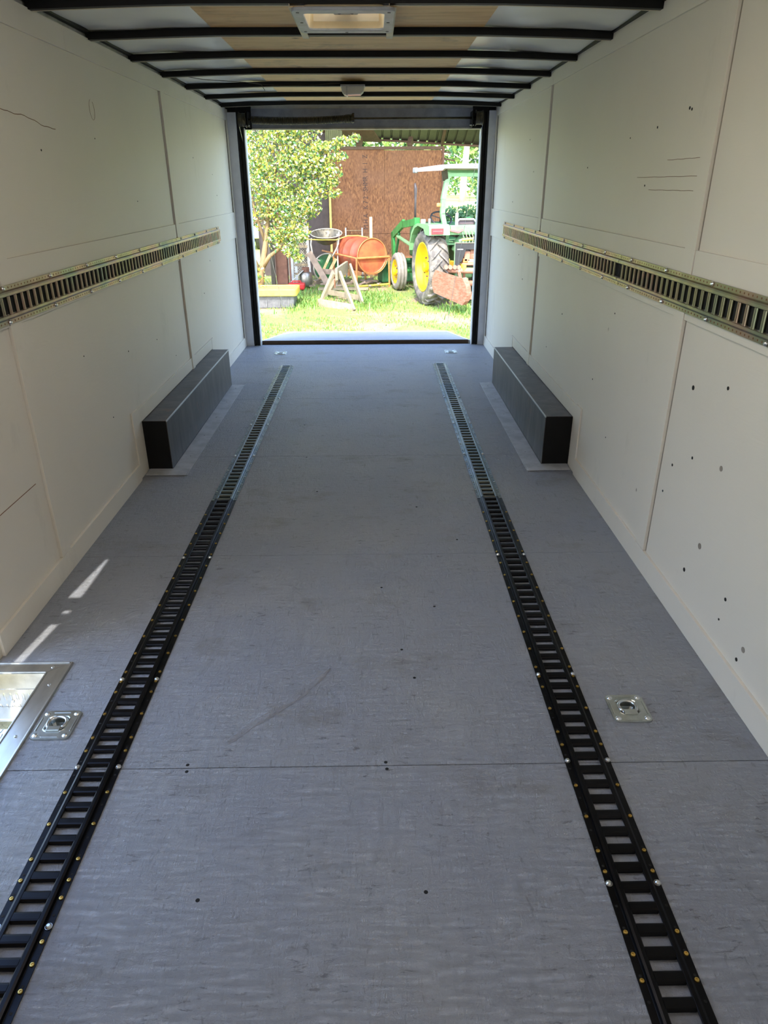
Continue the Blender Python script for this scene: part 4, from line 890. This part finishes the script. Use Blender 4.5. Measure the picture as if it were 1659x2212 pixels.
# ------------------------------------------------------------------ tractor
T0 = (1.622, 12.904, G); TR = math.radians(13.5)
tr = thing('tractor', T0, 'green farm tractor with yellow wheels and white canopy beside the shed', 'tractor', None, TR)
def TB_(mb, name, mat, smooth=False, bevel=0, parent=tr): return mb.build(name, MT[mat], parent, smooth=smooth, bevel=bevel, world=False)
RX = Matrix.Rotation(PI/2, 4, 'Y')
CR = -.13
def tyre(cx, cy, R, W, rimR, tm, lugs, outward):
    t = MB(); mt = Matrix.Translation((cx, cy, R)) @ RX
    hw = W/2; b = R-(.035 if lugs else 0)
    pr = [(rimR,-hw*.72), (rimR+.03,-hw*.86), (rimR+(b-rimR)*.5,-hw), (b-.05,-hw*.96), (b-.012,-hw*.80), (b,-hw*.4), (b,0), (b,hw*.4), (b-.012,hw*.80), (b-.05,hw*.96), (rimR+(b-rimR)*.5,hw), (rimR+.03,hw*.86), (rimR,hw*.72)]
    if not lugs: pr = [(rimR,-hw*.72), (rimR+.04,-hw*.95), (R-.09,-hw), (R-.03,-hw*.85), (R-.004,-hw*.55), (R-.016,-hw*.5), (R-.012,-hw*.2), (R,-hw*.15), (R,hw*.15), (R-.012,hw*.2), (R-.016,hw*.5), (R-.004,hw*.55), (R-.03,hw*.85), (R-.09,hw), (rimR+.04,hw*.95), (rimR,hw*.72)]
    t.lathe(pr, 48, mt); ty = TB_(t, 'tyre', tm, smooth=True)
    if lugs:
        g_ = MB(); nl = 22
        for k in range(nl*2):
            s_ = 1 if k % 2 else -1; a0 = PI*k/nl; vv = []
            for j in range(6):
                u = j/5; x = s_*(-.02+u*(hw+.0)); aa = a0+u*.27
                rb = b-.01 if u < .85 else b-.06; rt = R if u < .9 else R-.045; wa = .030+.012*u
                for r_, da in ((rb,-wa), (rt,-wa*.7), (rt,wa*.7), (rb,wa)):
                    vv.append((cx+x, cy+r_*math.cos(aa+da), R+r_*math.sin(aa+da)))
            g_.add(vv, [(j*4+q, j*4+(q+1)%4, (j+1)*4+(q+1)%4, (j+1)*4+q) for j in range(5) for q in range(4)]+[(0,1,2,3), (20,21,22,23)])
        TB_(g_, 'tread_lugs', tm, parent=ty)
    o = outward
    rm = MB(); rm.lathe([(rimR+.012,o*hw*.80), (rimR+.004,o*hw*.84), (rimR-.02,o*hw*.74), (rimR-.04,o*hw*.30), (rimR-.09,o*hw*.05), (.18,o*-.01*1), (.12,o*.05), (0,o*.05)], 48, mt); rim = TB_(rm, 'wheel_rim', 'yellow', smooth=True)
    hb = MB(); hb.lathe([(.085,o*.05), (.085,o*.11), (.06,o*.13), (0,o*.13)], 16, mt); TB_(hb, 'hub', 'yellow', parent=rim)
    for q in range(6):
        a = q*PI/3+.3; n_ = MB(); n_.lathe([(.014,o*.05), (.014,o*.075), (0,o*.078)], 6, Matrix.Translation((cx, cy, R)) @ Matrix.Rotation(a, 4, 'X') @ Matrix.Translation((0, .15*min(1, rimR/.3), 0)) @ RX); TB_(n_, 'wheel_nut', 'rustdark', parent=rim)
tyre(-.66, 0, .625, .35, .395, 'tyre', True, -1)
tyre(-.66+1.06, 0, .625, .35, .395, 'tyre', True, 1)
tyre(-.69, 1.91, .355, .20, .215, 'tyregrey', False, -1)
tyre(.43, 1.91, .355, .20, .215, 'tyregrey', False, 1)
# chassis and body
TB_(MB().tube([(-.5,0,.625), (.25,0,.625)], .10, 12), 'rear_axle', 'palegreen'); TB_(MB().box(CR-.17, CR+.17, -.25, .5, .45, .95), 'transmission', 'palegreen', bevel=.03)
TB_(MB().box(CR-.13, CR+.13, .5, 2.3, .45, .85), 'engine_block', 'dkgreen', bevel=.02); TB_(MB().tube([(-.6,1.91,.36), (.35,1.91,.36)], .04, 8), 'front_axle', 'green')
hd = MB(); hd.prism([(.95,.85), (.95,1.26), (1.3,1.29), (2.3,1.20), (2.42,1.1), (2.42,.60), (2.2,.60), (1.6,.85)], CR-.2, CR+.2, lambda a, b, h: (h, a, b)); TB_(hd, 'hood', 'dkgreen', bevel=.03)
TB_(MB().box(CR-.22, CR+.22, .78, .98, .95, 1.30), 'dashboard', 'dkgreen', bevel=.03)
for s_, xx in ((-1, -.86), (1, .22)):
    f = MB(); pf = [(.62,.86), (.60,1.0), (.50,1.16), (.34,1.275), (.15,1.32), (-.46,1.325), (-.52,1.30), (-.54,1.165), (-.50,1.160), (-.30,1.17), (-.22,1.25), (.10,1.285), (.30,1.235), (.46,1.12), (.555,.98), (.58,.86)]
    f.prism(pf, xx, xx+.36, lambda a, b, h: (h, a, b)); TB_(f, 'fender', 'palegreen')
TB_(MB().box(-.49, .21, -.52, -.36, 1.165, 1.31), 'rear_deck', 'palegreen', bevel=.01)
TB_(MB().box(-.49, .21, -.36, .6, 1.00, 1.03), 'platform', 'palegreen')
TB_(MB().box(-.825, -.62, -.556, -.541, 1.182, 1.272), 'reflector', 'red', bevel=.004)
TB_(MB().box(-.80, -.64, -.559, -.557, 1.222, 1.236), 'reflector_bar', 'redpaint')
sm_ = MB(); pz = [(-.62,.05), (-.60,.09)]
TB_(MB().box(-.66, -.63, .12, .15, 1.32, 1.39), 'marker_stem', 'palegrey'); TB_(MB().box(-.70, -.62, .42, .47, 1.27, 1.37), 'grab_handle', 'palegrey', bevel=.01)
# steering wheel, seat, lever
stm = Matrix.Translation((-.22,.78,1.36)) @ Matrix.Rotation(math.radians(35), 4, 'X')
swl = TB_(MB().tube([stm @ Vector((.19*math.cos(a), .19*math.sin(a), 0)) for a in [i*2*PI/28 for i in range(29)]], .015, 7), 'steering_wheel', 'black', smooth=True)
for a in (.5, 2.6, 4.7): TB_(MB().tube([stm @ Vector((0,0,0)), stm @ Vector((.18*math.cos(a), .18*math.sin(a), 0))], .009, 5), 'wheel_spoke', 'black', parent=swl)
TB_(MB().tube([stm @ Vector((0,0,0)), (-.2,1.0,1.1)], .02, 8), 'steering_column', 'black')
TB_(MB().box(-.29, .06, -.15, .25, 1.10, 1.22), 'seat_cushion', 'seat', bevel=.04); TB_(MB().box(-.29, .06, -.22, -.14, 1.16, 1.37), 'seat_back', 'seat', bevel=.04)
TB_(MB().tube([(-.30,-.24,1.22), (-.30,-.24,1.33), (-.24,-.24,1.39), (.01,-.24,1.39), (.07,-.24,1.33), (.07,-.24,1.22)], .016, 8), 'seat_hoop', 'palegrey', smooth=True)
TB_(MB().box(-.385, -.335, -.46, -.42, 1.30, 1.50), 'flasher_tube', 'palegrey', bevel=.015)
TB_(MB().bar((-.50,-.54,1.24), (-.36,-.54,1.21), .05, .03), 'red_lever', 'redpaint'); TB_(MB().bar((-.36,-.54,1.21), (-.28,-.56,1.25), .035, .03), 'red_lever', 'redpaint')
# roll bar and canopy
TB_(MB().bar((-.455,-.2,1.17), (-.53,-.2,1.48), .075, .06, (0,1,0)), 'roll_bar', 'palegreen'); TB_(MB().bar((-.53,-.2,1.47), (-.52,-.2,1.70), .075, .06, (0,1,0)), 'roll_bar', 'palegreen'); TB_(MB().bar((-.525,-.2,1.69), (-.445,-.2,2.10), .075, .06, (0,1,0)), 'roll_bar', 'palegreen')
TB_(MB().bar((.16,-.2,1.17), (.16,-.2,2.10), .075, .06, (0,1,0)), 'roll_bar', 'palegreen'); TB_(MB().box(-.47, .20, -.235, -.165, 2.03, 2.09), 'roll_bar_beam', 'palegreen', bevel=.006); TB_(MB().box(-.46, .20, -.10, -.04, 2.09, 2.13), 'canopy_beam', 'green')
TB_(MB().box(-.47, -.41, -.235, -.175, .55, 1.17), 'lower_post', 'palegreen'); TB_(MB().box(-.62, -.545, -.19, -.14, 1.58, 1.64), 'amber_lamp', 'orange', bevel=.015)
cn = MB(); ns = 10; vv = []
for j in range(ns+1):
    y = -.40+1.60*j/ns
    e0 = .03*(abs(j/ns-.5)*2)**4
    for x, z in ((-.62,2.12), (-.60,2.19-e0), (-.3,2.225-e0), (CR+.2,2.235-e0), (.3,2.22-e0), (.42,2.19-e0), (.44,2.12), (.40,2.15), (-.58,2.15)): vv.append((x, y, z))
cn.add(vv, [(j*9+q, j*9+(q+1)%9, (j+1)*9+(q+1)%9, (j+1)*9+q) for j in range(ns) for q in range(9)]+[tuple(range(9)), tuple(range(ns*9, ns*9+9))]); TB_(cn, 'canopy_roof', 'canopy', smooth=False)
TB_(MB().box(-.64, -.585, 1.02, 1.21, 2.10, 2.19), 'canopy_tip', 'tip', bevel=.02)
TB_(MB().bar((-.55,-.30,2.12), (-.50,-.22,1.98), .10, .012, (0,1,0)), 'canopy_bracket', 'shedmetal')
# exhaust
TB_(MB().tube([(-.25,2.30,1.2), (-.25,2.30,1.60), (-.25,2.30,1.84), (-.262,2.30,1.94)], [.022,.022,.030,.020], 12), 'exhaust_stack', 'exhaust', smooth=True)
# loader
mast = TB_(MB().box(-.67, -.57, .92, 1.02, .55, 1.375), 'loader_mast', 'green', bevel=.004); TB_(MB().box(.31, .41, .92, 1.02, .55, 1.375), 'loader_mast', 'green', bevel=.004)
TB_(MB().box(-.642, -.60, .916, .919, 1.10, 1.22), 'warning_decal', 'white', parent=mast); TB_(MB().box(-.642, -.60, .915, .9155, 1.06, 1.085), 'decal_text', 'redpaint', parent=mast)
for x in (-.62, .36):
    TB_(MB().bar((x,1.0,1.30), (x,1.85,1.22), .05, .12), 'loader_arm', 'green'); TB_(MB().bar((x,1.82,1.25), (x,2.66,.97), .05, .13), 'loader_arm', 'green'); TB_(MB().bar((x,2.62,1.04), (x,2.52,.30), .05, .14, (0,1,0)), 'loader_arm', 'green')
    TB_(MB().tube([(x,1.0,.85), (x,2.25,.98)], .035, 10), 'loader_cylinder', 'palegreen'); TB_(MB().bar((x,2.15,1.05), (x,2.45,.55), .04, .06), 'loader_link', 'dkgreen')
TB_(MB().tube([(-.62,2.55,.50), (.36,2.55,.50)], .04, 8), 'cross_tube', 'dkgreen'); TB_(MB().box(-.85, .60, 2.62, 3.05, .06, .45), 'loader_bucket', 'dkgreen', bevel=.03)
# fuel tank under the fender, lift arms
TB_(MB().lathe([(0,-.16), (.08,-.14), (.12,0), (.08,.14), (0,.16)], 16, Matrix.Translation((-.24,-.30,1.0)) @ Matrix.Rotation(.6, 4, 'Y')), 'side_tank', 'palegreen', smooth=True)
TB_(MB().bar((-.35,-.2,.70), (-.30,-.75,.68), .05, .08), 'lift_arm', 'binrim')
TB_(MB().bar((.05,-.2,.70), (.05,-.75,.68), .05, .08), 'lift_arm', 'binrim')
for k in range(9):
    x = -.30+k*.055; TB_(MB().tube([(x,-.54,1.22), (x+.03,-.58,1.12), (x-.01,-.62,1.02), (x+.02,-.64,.95)], .008, 5), 'hydraulic_hose', 'wood' if k % 2 else 'palegreen')

# rusty grader blade, toolbar, machine
gb = thing('box_scraper', (1.3, 12.1, G), 'rusty brown scraper blade angled behind the tractor tyre', 'scraper')
A2, B2 = Vector((1.0,12.0,0)), Vector((1.46,11.45,0)); dd = (B2-A2); n2 = Vector((dd.y, -dd.x, 0)).normalized()*-1
if n2.x < 0: n2 = -n2
poly = [(.02,.155), (-.07,.02), (-.08,-.05), (-.05,-.14), (0,-.205), (.90,-.335), (.98,-.27), (1.03,-.18), (1.0,-.06), (.96,.0), (.86,.08)]
fnp = lambda a, b, h: A2+dd*a+n2*h+Vector((0,0,b))
m = MB(); m.prism(poly, 0, .012, fnp); m.build('side_plate', MT['rust'], gb)
m = MB(); pe = poly[5:10]; 
for (a0, b0), (a1, b1) in zip(poly[5:10], poly[6:11]): m.add([fnp(a0,b0,.0), fnp(a1,b1,.0), fnp(a1+.04,b1+.01,.07), fnp(a0+.04,b0+.01,.07), fnp(a0,b0,.012), fnp(a1,b1,.012), fnp(a1+.03,b1+.01,.08), fnp(a0+.03,b0+.01,.08)], [(0,1,2,3), (7,6,5,4), (0,4,5,1), (1,5,6,2), (2,6,7,3), (3,7,4,0)])
m.build('rolled_edge', MT['rust'], gb)
MB().tube([(1.12,12.25,.125), (1.95,12.05,.125)], .047, 12).build('cross_tube', MT['rustpink'], gb, smooth=True)
MB().tube([(1.50,12.25,-.085), (2.10,12.15,-.085)], .047, 12).build('cross_tube', MT['rustpink'], gb, smooth=True)
MB().box(1.52, 2.1, 12.35, 12.42, -.37, -.24).build('rear_beam', MT['rustpink'], gb, bevel=.01)
MB().bar((1.52,12.3,.12), (1.53,12.3,-.32), .04, .05, (0,1,0)).build('hanger', MT['rust'], gb); MB().bar((1.40,11.60,-.02), (1.42,12.20,.10), .05, .05).build('hanger', MT['rust'], gb)
for x in (1.20, 1.27, 1.345, 1.41): MB().tube([(x,12.12,.18), (x,12.2,.18)], .035, 12).build('round_log_end', MT['rustpink'], gb)
mb_ = thing('engine_unit', (1.55, 12.2, G), 'black-framed rusty engine unit mounted behind the tractor', 'engine')
for args in ((1.340,1.425,12.14,12.18,.17,.55), (1.425,1.80,12.14,12.18,.455,.55)): MB().box(*args).build('black_frame', MT['black'], mb_)
MB().box(1.330, 1.339, 12.13, 12.19, .17, .55).build('frame_edge', MT['palegreen'], mb_); MB().box(1.33, 1.80, 12.13, 12.19, .551, .558).build('frame_edge', MT['wood'], mb_)
m = MB(); m.prism([(1.426,.454), (1.52,.454), (1.45,.26), (1.426,.26)], 12.142, 12.178, lambda a, b, h: (a, h, b)); m.build('black_frame', MT['black'], mb_)
MB().box(1.375, 1.468, 12.1365, 12.1385, .450, .462).build('label_strip', MT['white'], mb_)
for x0, x1, z0, z1, mt in ((1.50,1.60,.26,.42,'rustpink'), (1.60,1.80,.30,.45,'rust'), (1.46,1.80,.20,.24,'rustpink'), (1.48,1.56,.24,.31,'orange'), (1.56,1.66,.24,.30,'wood2')):
    MB().box(x0, x1, 12.20, 12.34, z0, z1).build('engine_part', MT[mt], mb_, bevel=.012)
MB().box(1.42, 1.80, 12.38, 12.40, .16, .45).build('engine_part', MT['black'], mb_)
MB().tube([(1.44,12.15,.60), (1.62,12.15,.615)], .022, 8).build('yellow_pipe', MT['binrim'], mb_); MB().tube([(1.40,12.15,.585), (1.44,12.15,.60)], .018, 8).build('pipe_joint', MT['palegrey'], mb_)
MB().tube([(1.42,12.14,.17), (1.42,12.14,.09), (1.425,12.14,.11)], .014, 8).build('drop_pin', MT['palegrey'], mb_)
MB().box(1.12, 1.30, 12.5, 12.6, .17, .28).build('yellow_bracket', MT['binrim'], mb_, bevel=.015)

# dark leafy plant by the right jamb
dp_ = thing('leafy_plant', (2.75, 18.9, G), 'dark green leafy bush beyond the tractor, cut by the right door post', 'bush')
rr = random.Random(21); m = MB()
leaves(m, blob_pts((2.85,18.9,1.0),(.30,.4,.48),520,rr), .16, rr, lambda q: 0); leaves(m, blob_pts((2.2,18.9,.55),(.75,.4,.40),1100,rr), .12, rr, lambda q: 0)
leaves(m, blob_pts((2.5,18.9,-.1),(1.0,.5,.45),1300,rr), .14, rr, lambda q: q.choice((0,1)))
m.build('foliage', [MT['dk'], MT['fardk']], dp_, fixn=False)['kind'] = 'stuff'
MB().tube([(2.75,18.9,G), (2.8,18.9,.9)], .03, 6).build('stem', MT['trunk'], dp_)

# white vehicle behind the shrub
vn = thing('parked_van', (-4.2, 24.5, G), 'white vehicle with a red tail lamp glimpsed through the shrub branches', 'vehicle')
MB().box(-6.2, -3.15, 24.0, 26.2, -.15, 1.55).build('van_body', MT['van'], vn, bevel=.12); MB().box(-3.52, -3.36, 23.97, 24.03, -.42, -.12).build('tail_lamp', MT['redpaint'], vn, bevel=.03)
MB().box(-5.9, -3.5, 23.985, 24.0, .75, 1.25).build('rear_window', MT['glass'], vn)
for x in (-5.7, -3.7):
    for y in (24.5, 25.8): MB().lathe([(0,-.1), (.3,-.1), (.33,-.06), (.33,.06), (.3,.1), (0,.1)], 20, Matrix.Translation((x, y, G+.33)) @ RX).build('wheel', MT['black'], vn)
vv_ = thing('parked_trailer', (-5.5, 27, G), 'tall white box body behind the shrub at upper left', 'vehicle')
MB().box(-7.5, -3.3, 27.5, 29.5, .1, 2.9).build('box_body', MT['van'], vv_, bevel=.05); MB().box(-7.2, -3.6, 27.8, 29.2, -.1, .1).build('chassis', MT['black'], vv_)
for x in (-6.6, -4.4): MB().lathe([(0,-.1), (.3,-.1), (.33,-.06), (.33,.06), (.3,.1), (0,.1)], 20, Matrix.Translation((x, 28, G+.33)) @ RX).build('wheel', MT['black'], vv_)

# field rail, pine, tree line
cb = MB().box(7.5, 16, 61.8, 62.2, -.12, .12).build('field_rail', MT['curb']); tag(cb, 'long pale rail lying across the sunny field', 'rail')
pn = thing('pine_tree', (10.5, 88, G), 'tall pale-barked tree standing in the field right of the shed', 'tree')
MB().tube([(10.3,88,G), (10.45,88,3), (10.75,88,7), (11.1,88,12)], [.42,.36,.30,.2], 10).build('trunk', MT['pine'], pn, smooth=True)
rr = random.Random(31); m = MB(); leaves(m, blob_pts((11.5,87.5,9.5),(4.2,3,2.8),2600,rr), .5, rr, lambda q: q.choice((0,0,1,2))); leaves(m, blob_pts((14.5,87,6.5),(2.0,2,2.5),900,rr), .45, rr, lambda q: q.choice((0,1)))
m.build('foliage', [MT['yel'], MT['far'], MT['fardk']], pn, fixn=False)['kind'] = 'stuff'
sides = ['far left', 'left', 'left of the white vehicle', 'behind the white vehicle', 'behind the shed roof', 'behind the shed', 'right of the shed', 'behind the pale trunk', 'right of the pale trunk', 'right edge', 'far right', 'beyond the right edge']
for k in range(12):
    x = -62+k*11.6+random.Random(k).uniform(-2, 2); y = 118+random.Random(k+50).uniform(-8, 14)
    t_ = thing('far_tree', (x, y, G), 'dense far tree in the tree line, '+sides[k], 'tree', 'trees along the far side of the field')
    rr = random.Random(100+k); m = MB(); leaves(m, blob_pts((x,y,7.2),(8.2,4,7.5),2400,rr), 1.0, rr, lambda q: q.choice((0,0,1))); leaves(m, blob_pts((x,y-2,1.6),(8,3,2.2),700,rr), .8, rr, lambda q: q.choice((0,1)))
    m.build('foliage', [MT['far'], MT['fardk']], t_, fixn=False)['kind'] = 'stuff'
    MB().tube([(x,y,G), (x,y,8)], [.5,.3], 8).build('trunk', MT['trunk'], t_)
for o in (SCREW, BOLT, SCREWD): bpy.data.objects.remove(o)
